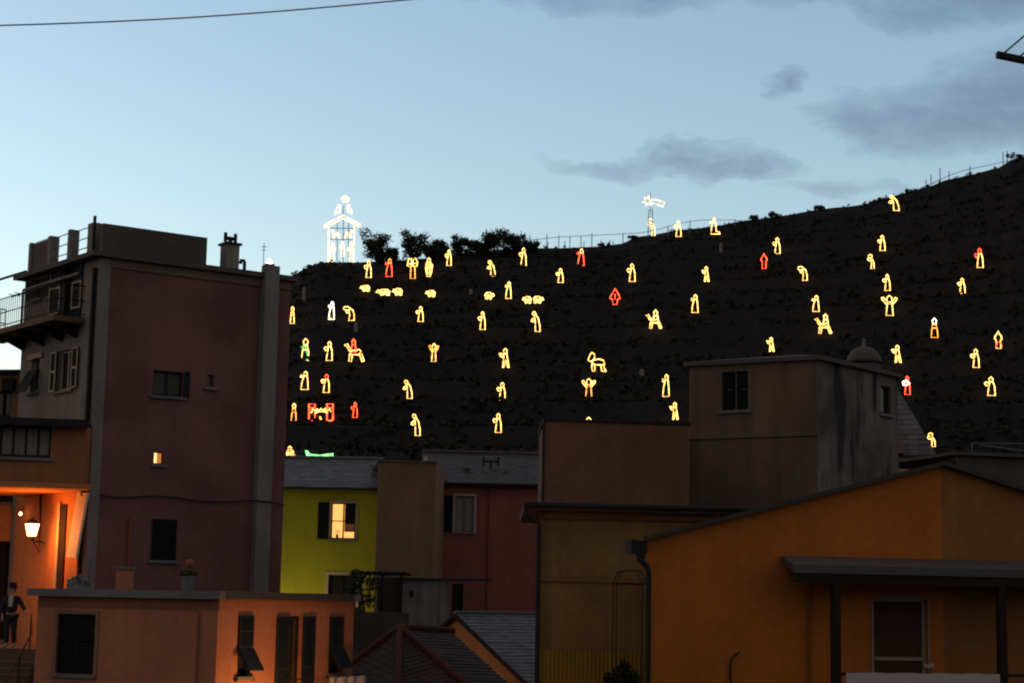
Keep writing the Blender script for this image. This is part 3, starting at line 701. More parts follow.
q = MB(); zc = P(188.5, 563, b_.y).z; q.lathe((b_.x, b_.y, zc), [(.03, -.12), (.1, -.06), (.11, .03), (.05, .1)], 12); q.tube([b_+Vector((0, 0, .5)), (b_.x, b_.y, zc-.1)], .02); q.build('globe', clay, lt)
b_ = rp(79, .5); q = MB(); leaves(q, b_+Vector((0, 0, .12)), .30, 120, .16, random.Random(9), .7); q.lathe(b_, [(.34, 0), (.26, .12), (.14, .25), (.05, .36)], 9); tag(q.build('covered_heap', slab_st), 'grey cloth covered heap on the peach house roof beside the thin pole', 'heap')
b_ = rp(88, .7); q = MB(); q.tube([b_, (b_.x, b_.y, P(88, 560, b_.y).z)], .028); tag(q.build('pole', metal_gr), 'thin pale pole standing on the peach house roof', 'pole')
sl_ = lantern(WS.pt(1.5, 6.6, 2.1), WS.pt(1.5, 6.4, 2.5), 'iron lantern on a post in the lane beside the peach house, under the picture edge', energy=115, col=(1, .45, .14), off=(-.28, .12, 0))
q = MB(); e = WS.pt(1.5, 0, 2.5); q.tube([e, (e.x, e.y, 6.7)], .05, 8); q.build('post', metal_dk, sl_)

# ================================================================== yellow house, tan block, red house
def gable_roof(par, W, ze, row_r, px_r, dep, u0, u1, m, course=.3):
    zrg = P(px_r, row_r, W.pt((u0+u1)/2, 0, -dep).y).z
    ov = .35; sl = (zrg-ze)/dep
    O = W.pt(u0, ze-sl*ov, ov); V = W.pt(u0, zrg, -dep)-O; U = Vector((W.d.x, W.d.y, 0)); h = V.length
    q = MB(); tiles(q, O+Vector((0, 0, .06)), U, V, h, lambda v: (0, u1-u0), course, .36)
    A, B, C, D = W.pt(u0, ze-sl*ov, ov), W.pt(u1, ze-sl*ov, ov), W.pt(u1, zrg, -dep), W.pt(u0, zrg, -dep)
    E, G = W.pt(u1, ze, -2*dep), W.pt(u0, ze, -2*dep); dz = Vector((0, 0, .05))
    q.face([A+dz, B+dz, C+dz, D+dz], .2); q.face([D+dz, C+dz, E+dz, G+dz], .2); q.face([A-dz, B-dz, B+dz, A+dz], .1); q.face([B, E, C], .2); q.face([G, A, D], .2); q.face([A-dz, D-dz, C-dz, B-dz], .1)
    q.tube([D+dz*2, C+dz*2], .1, 8)
    r = q.build('roof', m, par)
    g_ = MB(); g_.tube([W.pt(u0, ze-sl*ov, ov+.06), W.pt(u1, ze-sl*ov, ov+.06)], .06, 8); g_.build('gutter', metal_dk, r)
    return r, zrg
Wy = Wall(PX(262, 85), PX(377, 85)); zy = Wy.pix(320, 486)[1]
yh = thing('yellow_house', 'bright yellow house with a lit window and grey slate roof', 'house', (Wy.A.x+2.5, 85, 0))
hy = [Wy.rect(331, 355.5, 503, 539), Wy.rect(328, 356, 575, 608)]
mb = MB(); Wy.sheet(mb, 0, zy, hy); mb.build('wall', yellow_pl, yh)
mb = MB(); Wy.sheet(mb, 0, zy) if False else None
rf, zrg = gable_roof(yh, Wy, zy, 460, 320, 4.0, -.2, Wy.L, slate)
a, b, c, d = hy[0]; f = window(Wy, yh, hy[0], wood_dk, G_win, mull=1, rail=1, surround=cream_p, wd=.06)
q = MB(); m_ = (a+b)/2; q.face([Wy.pt(m_+.05, c+(d-c)*.42, -.118), Wy.pt(b-.05, c+(d-c)*.42, -.118), Wy.pt(b-.05, d-.05, -.118), Wy.pt(m_+.05, d-.05, -.118)]); q.build('blind', black_sh, f)
q = MB(); q.face([Wy.pt(m_+.05, c+(d-c)*.2, -.117), Wy.pt(b-.05, c+(d-c)*.2, -.117), Wy.pt(b-.05, c+(d-c)*.42, -.117), Wy.pt(m_+.05, c+(d-c)*.42, -.117)]); q.build('curtain', plain('orange curtain', (.5, .2, .08)), f)
q = MB(); q.tube([Wy.pt(a+.3, c+.05, -.1), Wy.pt(a+.3, c+.22, -.1)], .06, 8); leaves(q, Wy.pt(a+.3, c+.35, -.1), .14, 20, .08, random.Random(2)); q.build('plant_pot', leaf, f)
shutter(Wy, yh, (a-.62, a-.10, c-.02, d+.02))
window(Wy, yh, hy[1], wood_dk, glass, mull=1, surround=cream_p, sw=.14)
q = MB(); u, z = Wy.pix(376.5, 466); z2_ = Wy.pix(376, 482)[1]; b_ = Wy.pt(u-.15, z2_, -1.6)
for k in (0, .33, .62): q.prism([(b_.x-.2-.0*k, b_.y-.2), (b_.x+.2, b_.y-.2), (b_.x+.2, b_.y+.2), (b_.x-.2, b_.y+.2)], b_.z+k*1.1, b_.z+k*1.1+.2)
q.prism([(b_.x-.13, b_.y-.13), (b_.x+.13, b_.y-.13), (b_.x+.13, b_.y+.13), (b_.x-.13, b_.y+.13)], b_.z-.6, b_.z+.7); q.build('chimney', dark_par, rf)

T0, T1 = PX(377.5, 80), PX(435, 80.3); Wt = Wall(T0, T1); zt = Wt.pix(405, 462.5)[1]
th = thing('tan_house', 'plain tan windowless block between the yellow and the red house', 'house', (T0[0]+1, 80, 0))
hmb = MB(); Wt.sheet(hmb, 0, zt); Wall(T1, (T1[0]+.2, 86)).sheet(hmb, 0, zt); Wall((T0[0]-.45, 86), T0).sheet(hmb, 0, zt); hmb.build('wall', tan_pl, th)
s = MB(); Wt.box(s, -.06, Wt.L+.06, zt, zt+.1, -5.5, .06); s.build('coping', dark_par, th)
q = MB(); u = Wt.pix(426.5, 460)[0]; q.tube([Wt.pt(u, zt+.1, -.3), Wt.pt(u, zt+.32, -.3)], .07, 8); q.build('vent_cap', white_p, th)

Wr = Wall(PX(434, 86), PX(545, 86.4)); zrd = Wr.pix(490, 482)[1]
rh = thing('red_house', 'dark red house with one grey framed window and slate roof', 'house', (Wr.A.x+2.5, 86, 0))
hrd = [Wr.rect(455, 474, 496, 532), Wr.rect(452, 463, 584, 612)]
mb = MB(); Wr.sheet(mb, 0, zrd, hrd); mb.build('wall', red_pl, rh)
gable_roof(rh, Wr, zrd, 455, 490, 4.2, -.5, Wr.L+.4, slate2)
window(Wr, rh, hrd[0], metal_gr, curtain_m, mull=1, surround=cream_p, sw=.1)
a, b, c, d = hrd[0]; shutter(Wr, rh, (a-.85, a-.12, c, d))
window(Wr, rh, hrd[1], wood_dk, glass, mull=0, rail=1, name='door')
s = MB(); u = Wr.pix(488, 540)[0]; s.tube([Wr.pt(u, 1, .04), Wr.pt(u, zrd-.15, .04)], .04); s.build('drainpipe', plaster('red pipe', (.17, .04, .04)), rh)
q = MB(); u = Wr.pix(493, 478)[0]; b_ = Wr.pt(u, zrd, -1.8); zb2, zt2 = P(493, 479, b_.y).z-.3, P(493, 461, b_.y).z
q.tube([(b_.x, b_.y, zb2), (b_.x, b_.y, zt2)], .05)
q.tube([(b_.x-.36, b_.y, zt2-.02), (b_.x+.36, b_.y, zt2-.02)], .05)
for k in (-.36, .36): q.tube([(b_.x+k, b_.y, zt2-.25), (b_.x+k, b_.y, zt2+.2)], .055)
for k in (-.2, .2): q.tube([(b_.x+k, b_.y-.3, zt2), (b_.x+k, b_.y+.3, zt2)], .02)
tag(q.build('aerial', metal_dk), 'dark H-shaped television aerial on the red house roof', 'aerial')
for px, row in ((467, 470), (505, 474)):
    q = MB(); b_ = P(px, row, 87.6); q.lathe(b_-Vector((0, 0, .3)), [(.12, 0), (.12, .35), (.2, .36), (.16, .45)], 10); q.build('roof_vent', dark_par, rh)

# shed, pergola, plant and dark garden wall
Wsh = Wall(PX(403, 76.5), PX(452, 75)); zsh = Wsh.pix(428, 580)[1]
sh = thing('shed', 'small whitewashed flat roofed shed below the tan house', 'shed', (Wsh.A.x+1, 76, 0))
mb = MB(); Wsh.sheet(mb, 3, zsh); Wall(PX(452, 75), (Wsh.B.x-.2, 78.2)).sheet(mb, 3, zsh); Wall((Wsh.A.x-.1, 79), Wsh.A).sheet(mb, 3, zsh); mb.build('wall', shed_pl, sh)
s = MB(); s.prism([Wsh.pt(-.15, 0, .12)[:2], Wsh.pt(Wsh.L+.1, 0, .12)[:2], Wsh.pt(Wsh.L-.05, 0, -3)[:2], Wsh.pt(-.15, 0, -3)[:2]], zsh, [zsh+.08, zsh+.08, zsh+.14, zsh+.14]); s.build('roof', metal_dk, sh)
q = MB(); u, z = Wsh.pix(411.5, 594); Wsh.box(q, u-.09, u+.09, z-.12, z+.12, .003, .03); q.build('hatch', black_sh, sh)
pg = thing('pergola', 'dark timber pergola with wires between the yellow house and the shed', 'pergola', P(380, 620, 75.5))
q = MB(); zc = P(385, 574, 75.5).z; xa, xb = P(356, 574, 75).x, P(404, 574, 75).x
for x in (xa+.2, (xa+xb)/2+.1, xb-.1): q2 = MB(); q2.box(x-.06, x+.06, 75, 75.12, 4, zc-.06); q2.build('post', wood_dk, pg)
q.box(xa-.2, xb+.2, 74.98, 75.1, zc-.05, zc+.06); q.box(xa-.2, xb+.2, 77, 77.12, zc-.05, zc+.06); q.build('beam', wood_dk, pg)
for i in range(9): x = xa+(xb-xa)*i/8; q2 = MB(); q2.box(x-.025, x+.025, 74.6, 77.4, zc+.062, zc+.11); q2.build('rafter', wood_dk, pg)
q = MB(); xs = P(377, 600, 76.9).x; q.box(xs, P(403, 600, 76.9).x, 76.9, 76.98, 4, zc-.12); q.build('screen', plaster('weathered dark boards', (.06, .05, .045), .8, 1.0), pg)
vp = thing('climbing_plant', 'leafy dark climbing plant growing up to the pergola', 'plant', P(362, 640, 74.4))
q = MB(); q.tube([P(366, 650, 74.4), P(364, 610, 74.4), P(358, 580, 74.4)], [.06, .05, .03]); q.build('stem', bark, vp)
q = MB(); rn = random.Random(8)
for px, row, r, n_ in ((357, 578, .35, 120), (353, 588, .3, 90), (362, 595, .4, 90), (372, 582, .35, 70), (360, 612, .3, 60), (370, 600, .3, 40)): leaves(q, P(px, row, 74.4), r, n_, .16, rn)
q.build('foliage', leaf, vp)
q = MB(); Wg = Wall(PX(340, 69), PX(412, 69.5)); Wg.box(q, 0, Wg.L, 0, Wg.pix(375, 612)[1], -.4, 0); tag(q.build('garden_wall', stone), 'dark rough stone garden wall above the hipped roof', 'wall')

# gabled orange house with slate plane
R0 = P(455, 613.5, 66); dr_ = Vector((.85, .53, 0)).normalized(); dp = Vector((.53, -.85, 0)).normalized()
gh = thing('gabled_house', 'orange gabled house with grey slate roof behind the hipped roof', 'house', (R0.x, R0.y-2, 0))
run, drop = 6.5, 2.95
Vv = dp*run+Vector((0, 0, -drop)); O = R0+Vv
q = MB(); Un = dr_; tiles(q, O, Un, -Vv, Vv.length, lambda v: (.0, 6.5), .26, .3)
q.face([R0+Vector((0, 0, -.03)), O+Vector((0, 0, -.03)), O+dr_*6.5+Vector((0, 0, -.03)), R0+dr_*6.5+Vector((0, 0, -.03))], .2)
B2 = R0-dp*run+Vector((0, 0, -drop)); q.face([R0, R0+dr_*6.5, B2+dr_*6.5, B2], .3)
q.tube([R0+Vector((0, 0, .03)), R0+dr_*6.5+Vector((0, 0, .03))], .07); q.build('roof', slate, gh)
q = MB(); z0 = Vector((0, 0, -.05)); i_ = dr_*.12
q.face([B2+i_+z0, O+i_+z0, R0+i_+z0]); q.face([(B2+i_).xy.to_3d(), (O+i_).xy.to_3d(), O+i_+z0, B2+i_+z0]); q.build('gable_wall', plaster('verge orange', (.58, .22, .06)), gh)
q = MB(); dn = Vector((0, 0, -.14))
for e in (O, B2): q.hexa([R0-dr_*.05+dn, e-dr_*.05+dn, e+dr_*.1+dn, R0+dr_*.1+dn, R0-dr_*.05, e-dr_*.05, e+dr_*.1, R0+dr_*.1])
q.build('verge_board', wood_dk, gh)

# hipped slate roof with red ridge tiles
Ap = P(400, 628.5, 58.5); E0, E1, E2, E3 = P(318, 690, 57), P(396, 735, 51.5), P(488, 706, 53.6), P(511, 690, 57)
R2 = P(452, 632, 61); E3 = E2+(R2-Ap)*.85
hh = thing('hipped_house', 'house with polygonal hipped slate roof and red ridge tiles', 'house', (Ap.x, Ap.y, 0))
q = MB()
def tri_tiles(E_a, E_b, T_a, T_b=None):
    T_b = T_b or T_a; U = (E_b-E_a); Lu = U.length; U = U/Lu
    fa = (T_a-E_a); ua = fa.dot(U); Vd = fa-U*ua; h = Vd.length; ub = (T_b-E_a).dot(U)
    tiles(q, E_a, U, Vd, h, lambda v: (ua*v/h, Lu+(ub-Lu)*v/h), .24, .28)
    q.face([E_a-Vector((0, 0, .03)), E_b-Vector((0, 0, .03)), T_b-Vector((0, 0, .03)), T_a-Vector((0, 0, .03))] if T_b is not T_a else [E_a-Vector((0, 0, .03)), E_b-Vector((0, 0, .03)), T_a-Vector((0, 0, .03))], .2)
tri_tiles(E0, E1, Ap); tri_tiles(E1, E2, Ap); tri_tiles(E2, E3, Ap, R2)
q.face([Ap, R2, R2+Vector((-4, 2.5, -2.6)), E0], .2)
rf = q.build('roof', tinted('brown slate', (.026, .017, .013), (.048, .033, .027), .8, .15), hh)
for a, b in ((Ap, E0), (Ap, E1), (Ap, E2), (Ap, R2)):
    n_ = int((b-a).length/.38); t = MB()
    for i in range(n_):
        p, s_ = a+(b-a)*(i/n_), a+(b-a)*((i+1.08)/n_); t.tube([p+Vector((0, 0, .05)), s_+Vector((0, 0, .03))], [.115, .13], 8)
    t.build('ridge_tile', ridge_red, rf)
q = MB(); pts = [E0, E1, E2, E3]; 
for a, b in zip(pts, pts[1:]): q.face([a.xy.to_3d(), b.xy.to_3d(), b-Vector((0, 0, .1)), a-Vector((0, 0, .1))])
q.build('wall', tan_pl, hh)

# hidden alley lamp behind the peach house: it lights the yellow front from below
lp2 = P(272, 648, 82.6)
lantern(lp2, lp2+Vector((-.5, .5, -.2)), 'iron lantern low in the alley before the yellow house, behind the peach house', energy=120, col=(1, .88, .34), off=(0, .34, 0), gmat=glow('warm white lantern glass', (1, .8, .45), 4))

# ================================================================== beige building with roof block
Wb = Wall(PX(539, 48), PX(905, 49)); zb9 = Wb.pix(600, 506)[1]
be = thing('beige_building', 'large beige building with flat eaves, gutter and a brown block on its roof', 'building', (Wb.A.x+2, 48, 0))
mb = MB(); Wb.sheet(mb, 0, zb9-.15); Wall((Wb.A.x+.5, 56), Wb.A).sheet(mb, 0, zb9-.15); mb.build('wall', beige_pl, be)
zl_ = Wb.pix(590, 651)[1]; zl2 = Wb.pix(590, 582)[1]
s = MB(); Wb.box(s, .06, 2.9, 0, zl_, .003, .05); n_ = 26
for i in range(n_): Wb.box(s, .06+2.84*i/n_, .06+2.84*(i+.55)/n_, 0, zl_-.01, .05, .075)
s.build('boarding', plaster('ochre boards', (.27, .17, .02), .3, .5), be)
s = MB(); Wb.box(s, .06, 2.9, zl2, zl2+.07, .003, .05); s.build('ledge', beige_pl, be)
s = MB(); s.prism([Wb.pt(-.45, 0, .45)[:2], Wb.pt(Wb.L, 0, .45)[:2], Wb.pt(Wb.L, 0, -8)[:2], Wb.pt(.35, 0, -8)[:2]], zb9-.15, zb9); s.build('roof_slab', dark_par, be)
s = MB(); Wb.box(s, .02, Wb.L, zb9-.36, zb9-.153, -.05, .12); s.build('eaves_band', plaster('brown eaves', (.17, .08, .03)), be)
s = MB(); s.tube([Wb.pt(-.45, zb9-.03, .5), Wb.pt(Wb.L, zb9-.03, .5)], .075, 8); u0, z0_ = Wb.pix(538, 520)
s.tube([Wb.pt(-.40, zb9-.05, .48), Wb.pt(-.40, zb9-.25, .46), Wb.pt(-.28, zb9-.45, .3), Wb.pt(0.0, z0_-.1, .1), Wb.pt(.0, 0, .1)], .06, 8); s.build('gutter', metal_dk, be)
Wk = Wall(PX(543.5, 50.5), PX(689, 50.9)); zk = Wk.pix(615, 423)[1]
s = MB(); s.prism([Wk.pt(0, 0, 0)[:2], Wk.pt(Wk.L, 0, 0)[:2], Wk.pt(Wk.L+.3, 0, -4.5)[:2], Wk.pt(.35, 0, -4.5)[:2]], zb9, zk); s.build('roof_block', brown_pl, be)
s = MB(); s.prism([Wk.pt(-.05, 0, .05)[:2], Wk.pt(Wk.L+.04, 0, .05)[:2], Wk.pt(Wk.L+.34, 0, -4.5)[:2], Wk.pt(.3, 0, -4.5)[:2]], zk+.001, zk+.07); s.tube([Wk.pt(-.03, zb9, .05), Wk.pt(-.03, zk, .05)], .035); s.build('block_coping', metal_dk, be)
# wire plant cage and pot below
cg = thing('wire_cage', 'thin arched wire plant frame in front of the beige wall', 'plant frame', Wb.pt(Wb.pix(625, 600)[0], zl_-.9, .8))
q = MB(); ua_, ub_ = Wb.pix(611, 600)[0], Wb.pix(640, 600)[0]; zq = Wb.pix(625, 584)[1]; zq2 = Wb.pix(625, 571)[1]; zf = zl_-1.2
for o in (.35, .9):
    q.tube([Wb.pt(ua_, zf, o), Wb.pt(ua_, zq, o), Wb.pt(ua_+.1, zq2-.05, o), Wb.pt(ua_+.3, zq2, o), Wb.pt(ub_-.15, zq2, o), Wb.pt(ub_, zq, o), Wb.pt(ub_, zf, o)], .014, 5)
    q.tube([Wb.pt(ua_, zq, o), Wb.pt(ub_, zq, o)], .02, 5)
for u in (ua_, ub_): q.tube([Wb.pt(u, zq, .35), Wb.pt(u, zq, .9)], .014, 5)
q.build('hoop', metal_dk, cg)
pp = Wb.pt(Wb.pix(619, 680)[0], Wb.pix(619, 686)[1], .6); pl = thing('potted_plant', 'bushy dark potted plant at the foot of the beige wall', 'potted plant', pp-Vector((0, 0, .3)))
q = MB(); q.lathe(pp-Vector((0, 0, .3)), [(.14, 0), (.2, .3), (.22, .32)], 12); q.build('pot', clay, pl)
q = MB(); rn = random.Random(12)
for dx, dz, r, n_ in ((0, .3, .3, 170), (-.3, .22, .2, 80), (.25, .2, .2, 80), (.05, .55, .16, 50)): leaves(q, pp+Vector((dx, 0, dz)), r, n_, .12, rn)
q.build('foliage', leaf, pl)
ter = MB(); Wb.box(ter, -.2, 3.2, zf-.2, zf, .0, 1.4); ter.build('terrace', slab_st, be)

# stained tower block
TC = PX(817.5, 53, 430); TR = along(TC, (.64, .77), 898, 430); TL = along(TC, (-.87, .50), 689, 430); TK = (TL[0]+TR[0]-TC[0], TL[1]+TR[1]-TC[1])
Wtl, Wtr = Wall(TL, TC), Wall(TC, TR); ztt = Wtl.pix(815, 360)[1]
tb = thing('stained_block', 'brown and grey rooftop block with water stained side and wide flat eaves', 'building', (TC[0], TC[1], 0))
ht = Wtl.rect(722, 748, 371.5, 410); ht2 = Wtr.rect(881, 891, 386, 414)
mb = MB(); Wtl.sheet(mb, 4, ztt, [ht]); mb.build('wall', conc, tb)
mb = MB(); Wtr.sheet(mb, 4, ztt, [ht2]); Wall(TR, TK).sheet(mb, 4, ztt); mb.build('side_wall', stained, tb)
s = MB(); zz = Wtl.pix(750, 436)[1]; Wtl.box(s, 0, Wtl.L, zz-.05, zz+.03, .003, .06); s.build('ledge', conc, tb)
s = MB(); i_ = .14
top = [Wtl.pt(-i_, 0, i_)[:2], Wtl.pt(Wtl.L+i_, 0, i_)[:2], Wtr.pt(Wtr.L+i_, 0, i_)[:2], (TK[0]-.2, TK[1]+.4)]
s.prism(top, ztt, ztt+.13); cx = sum(p[0] for p in top)/4; cy = sum(p[1] for p in top)/4
for i in range(4): s.face([(*top[i], ztt+.132), (*top[(i+1) % 4], ztt+.132), (cx, cy, ztt+.55)])
s.build('roof', dark_par, tb)
f = window(Wtl, tb, ht, conc, glass, mull=1, wd=.05)
a, b, c, d = ht; m_ = (a+b)/2; shutter(Wtl, tb, (a+.02, m_-.07, c, d), black_sh, o=-.09); shutter(Wtl, tb, (m_+.07, b-.02, c, d), black_sh, o=-.09)
window(Wtr, tb, ht2, wood_dk, glass, mull=0)
do = P(864, 363, 64); dm = thing('roof_dome', 'small grey dome with a stub finial behind the stained block', 'dome', do-Vector((0, 0, 3)))
q = MB(); q.lathe(do, [(.60, -3), (.60, -.05), (.64, -.04)], 24); q.build('drum', dark_par, dm)
q = MB(); q.lathe(do, [(.62*math.cos(R(9*k)), .60*math.sin(R(9*k))) for k in range(10)], 28); q.build('shell', dark_par, dm, smooth=True)
q = MB(); q.lathe(do, [(.08, .58), (.06, .78), (.09, .8), (.03, .88)], 10); q.build('finial', metal_gr, dm)

# slate roofed house behind and dark flat house at the edge
Ws_ = Wall(PX(850, 66), PX(951, 65)); zs_ = Ws_.pix(915, 457)[1]
so_ = thing('slate_roof_house', 'house with steep grey slate roof and pale orange wall beside the stained block', 'house', (Ws_.A.x+2, 66, 0))
mb = MB(); Ws_.sheet(mb, 4, zs_); mb.build('wall', plaster('pale orange wall', (.55, .29, .16)), so_)
q = MB(); a, b = Ws_.pt(-.2, zs_+.055, .08), Ws_.pt(Ws_.pix(937, 456)[0], zs_+.055, .08); tA, tB = P(850, 372, 69), P(889, 380, 69); Ub = (b-a).normalized(); fa = tA-a; Vd = fa-Ub*fa.dot(Ub); hV = Vd.length; ub_ = (tB-a).dot(Ub); Lb = (b-a).length
tiles(q, a, Ub, Vd, hV, lambda v: (-.3, Lb+(ub_-Lb)*v/hV), .27, .34); q.face([a-Vector((0, 0, .03)), b-Vector((0, 0, .03)), tB-Vector((0, 0, .03)), tA-Vector((0, 0, .03))], .2); q.face([b, b+Vector((1.5, 6, 0)), tB+Vector((0, 2, 0)), tB], .2)
q.build('roof', slate, so_)
q = MB(); d0 = Ws_.pix(905, 440); dpt = P(901, 445, 65.2); q.prism([(dpt.x-.35, 65.2), (dpt.x+.12, 65.2), (dpt.x+.12, 67), (dpt.x-.35, 67)], [dpt.z-.3]*4, [dpt.z+.95, dpt.z-.1, dpt.z-.1, dpt.z+.95]); q.build('dormer', plaster('dormer brown', (.24, .13, .09)), so_)
s = MB(); Ws_.box(s, -.2, Ws_.L+.1, zs_+.0, zs_+.05, -.2, .1); s.build('eaves', slate2, so_)
We = Wall(PX(958, 57), PX(1110, 58.5)); ze_ = We.pix(1000, 457)[1]
eh = thing('dark_house', 'dark brown plain walled house with pale lines on its flat roof', 'house', (We.A.x+2, 57, 0))
mb = MB(); We.sheet(mb, 0, ze_); Wall((We.A.x+.2, 63), We.A).sheet(mb, 0, ze_); mb.build('wall', plaster('dark brown wall', (.085, .07, .06)), eh)
s = MB(); We.box(s, -.2, We.L, ze_, ze_+.1, -6, .2); s.build('roof', dark_par, eh)
s = MB(); a = P(972, 443, 58.5); b = P(1100, 445, 60); c = P(980, 445, 58); d = P(1100, 462, 59)
s.tube([a, b], .02, 5); s.tube([c, d], .025, 5)
for p in (a, P(1040, 444, 59.3)): s.tube([(p.x, p.y, ze_), p], .02, 5)
s.build('clothes_wire', metal_gr, eh)
q = MB(); k = P(955, 462, 57.5); q.box(k.x-.25, k.x+.3, 57.3, 57.9, 5, k.z); q.build('chimney', dark_par, eh)

# ================================================================== orange gable house with porch
Wo = Wall(PX(646, 36, 560), PX(1130, 38.5, 560)); uc, za = Wo.pix(941, 466); zlft = Wo.pix(646, 540)[1]; zrgt = za-(za-zlft)*(Wo.L-uc)/uc
og = thing('orange_gable_house', 'big orange gable fronted house with slate porch canopy', 'house', (Wo.A.x+3, 36, 0))
hd = Wo.rect(873, 928, 598, 730)
mb = MB(); Wo.sheet(mb, 0, min(zlft, zrgt)-.0, [hd], u1=uc) ; mb.face([Wo.pt(0, zlft), Wo.pt(uc, zlft), Wo.pt(uc, za)])
Wall((Wo.A.x+1.1, 46), Wo.A).sheet(mb, 0, zlft); mb.build('wall', orange_pl, og)
mb = MB(); Wo.sheet(mb, 0, zlft, [], u0=uc); zt_r = zrgt
mb.face([Wo.pt(uc, zlft), Wo.pt(Wo.L, zlft), Wo.pt(Wo.L, max(zrgt, zlft)), Wo.pt(uc, za)]); mb.build('neighbour_wall', brown2, og)
q = MB()
def slopepl(u0, z0, u1, z1, th=.09, o=.18):
    k = 3.5                                # the ridge runs back a little away from the viewpoint's axis
    q.hexa([Wo.pt(u0, z0, o), Wo.pt(u1, z1, o), Wo.pt(u1+k, z1, -10), Wo.pt(u0+k, z0, -10), Wo.pt(u0, z0+th, o), Wo.pt(u1, z1+th, o), Wo.pt(u1+k, z1+th, -10), Wo.pt(u0+k, z0+th, -10)])
sl_ = (za-zlft)/uc
slopepl(-.12, zlft-sl_*.12+.004, uc, za+.004); slopepl(uc+.001, za+.004, Wo.L, zrgt+.004); q.build('roof', slate2, og)
q = MB(); Wo.box(q, -.34, -.02, zlft-.28, zlft-.02, -.3, .12); u0 = Wo.pix(647, 575)[0]
q.tube([Wo.pt(-.18, zlft-.25, .05), Wo.pt(-.16, zlft-.38, .05), Wo.pt(-.0, zlft-.52, .07), Wo.pt(.03, zlft-.62, .07), Wo.pt(.03, 0, .07)], .055, 8); q.tube([Wo.pt(-.2, zlft-.06, -.2), Wo.pt(3.1, zlft-.06, -10)], .08, 8); q.build('gutter', metal_dk, og)
# porch canopy
uc0 = Wo.pix(776, 562)[0]; zc1 = Wo.pix(800, 556)[1]
por = MB(); O = Wo.pt(uc0-.08, zc1-.36, 1.15); U = Vector((Wo.d.x, Wo.d.y, 0)); V = Wo.pt(uc0-.08, zc1, .0)-O
por.hexa([O, O+U*(Wo.L-uc0), Wo.pt(Wo.L, zc1-.1, .003), Wo.pt(uc0+.1, zc1-.1, .003), O+Vector((0, 0, .16)), O+U*(Wo.L-uc0)+Vector((0, 0, .16)), Wo.pt(Wo.L, zc1, .003), Wo.pt(uc0+.1, zc1, .003)], .2)
pc = por.build('porch_canopy', plain('weathered sheet roof', (.075, .075, .08), .6), og)
q = MB(); Wo.box(q, uc0-.05, Wo.L, zc1-.55, zc1-.365, .98, 1.12); q.build('beam', wood_dk, pc)
for px in (815, 977, 1105):
    u = Wo.pix(px, 620)[0]; k = (36-1.1)/36
    q = MB(); Wo.box(q, u-.09, u+.07, 0, zc1-.555, .96, 1.12); q.build('post', wood_dk, pc)
q = MB(); u = Wo.pix(808, 600)[0]; q.tube([Wo.pt(u, 3, .05), Wo.pt(u, zc1-.35, .05)], .035); q.build('drainpipe', plaster('orange pipe', (.22, .07, .015)), og)
q = MB(); p = [Wo.pix(730, 690), Wo.pix(729, 664), Wo.pix(731, 658), Wo.pix(738, 652)]; q.tube([Wo.pt(u, z, .06) for u, z in p], .02); q.build('hook_pipe', metal_dk, og)
a, b, c, d = hd
dull = plain('dull white paint', (.32, .24, .20), .8)
f = window(Wo, og, hd, dull, amber_glass, mull=0, wd=.07, surround=dull, sw=.03, name='porch_door')
q = MB(); zr1 = Wo.pix(900, 659)[1]; Wo.box(q, a+.07, b-.07, zr1-.035, zr1+.035, -.15, -.08); q.build('rail', dull, f)
bpz = Wo.pix(905, 671)[1]; q = MB(); u0, u1 = Wo.pix(823, 676)[0], Wo.pix(1120, 676)[0]
Wo.box(q, u0, u1, bpz-1.3, bpz-.35, 1.0, 1.08); q.build('balustrade', orange_pl, og)
q = MB(); n_ = 40; ue = Wo.pix(972, 676)[0]
for i in range(n_):
    u, v = u0+(ue-u0)*i/n_, u0+(ue-u0)*(i+1)/n_; o1, o2 = 1.14+.02*math.sin(i*1.3), 1.14+.02*math.sin((i+1)*1.3); h1, h2 = -.006*math.sin(i*.7), -.006*math.sin((i+1)*.7)
    q.hexa([Wo.pt(u, bpz-.9, o1), Wo.pt(v, bpz-.9, o2), Wo.pt(v, bpz-.9, o2-.012), Wo.pt(u, bpz-.9, o1-.012), Wo.pt(u, bpz+h1, o1), Wo.pt(v, bpz+h2, o2), Wo.pt(v, bpz+h2, o2-.012), Wo.pt(u, bpz+h1, o1-.012)])
tag(q.build('hanging_sheet', cloth_w), 'long pale sheet draped along the porch balustrade of the orange house', 'sheet')
q = MB(); q.tube([Wo.pt(u0-.1, bpz-.03, 1.04), Wo.pt(u1, bpz-.03, 1.04)], .03); q.build('porch_rail', metal_dk, og)
ft = thing('flower_pot', 'small pot of pale flowers on the porch rail before the white framed door', 'potted plant', Wo.pt(Wo.pix(908, 674)[0], bpz, 1.04))
q = MB(); pb = Wo.pt(Wo.pix(906, 674)[0], bpz, 1.04); q.lathe(pb, [(.05, 0), (.08, .1)], 10); q.build('pot', clay, ft)
q = MB(); leaves(q, pb+Vector((0, 0, .13)), .12, 40, .05, random.Random(1), .5); q.build('flowers', cloth_w, ft)

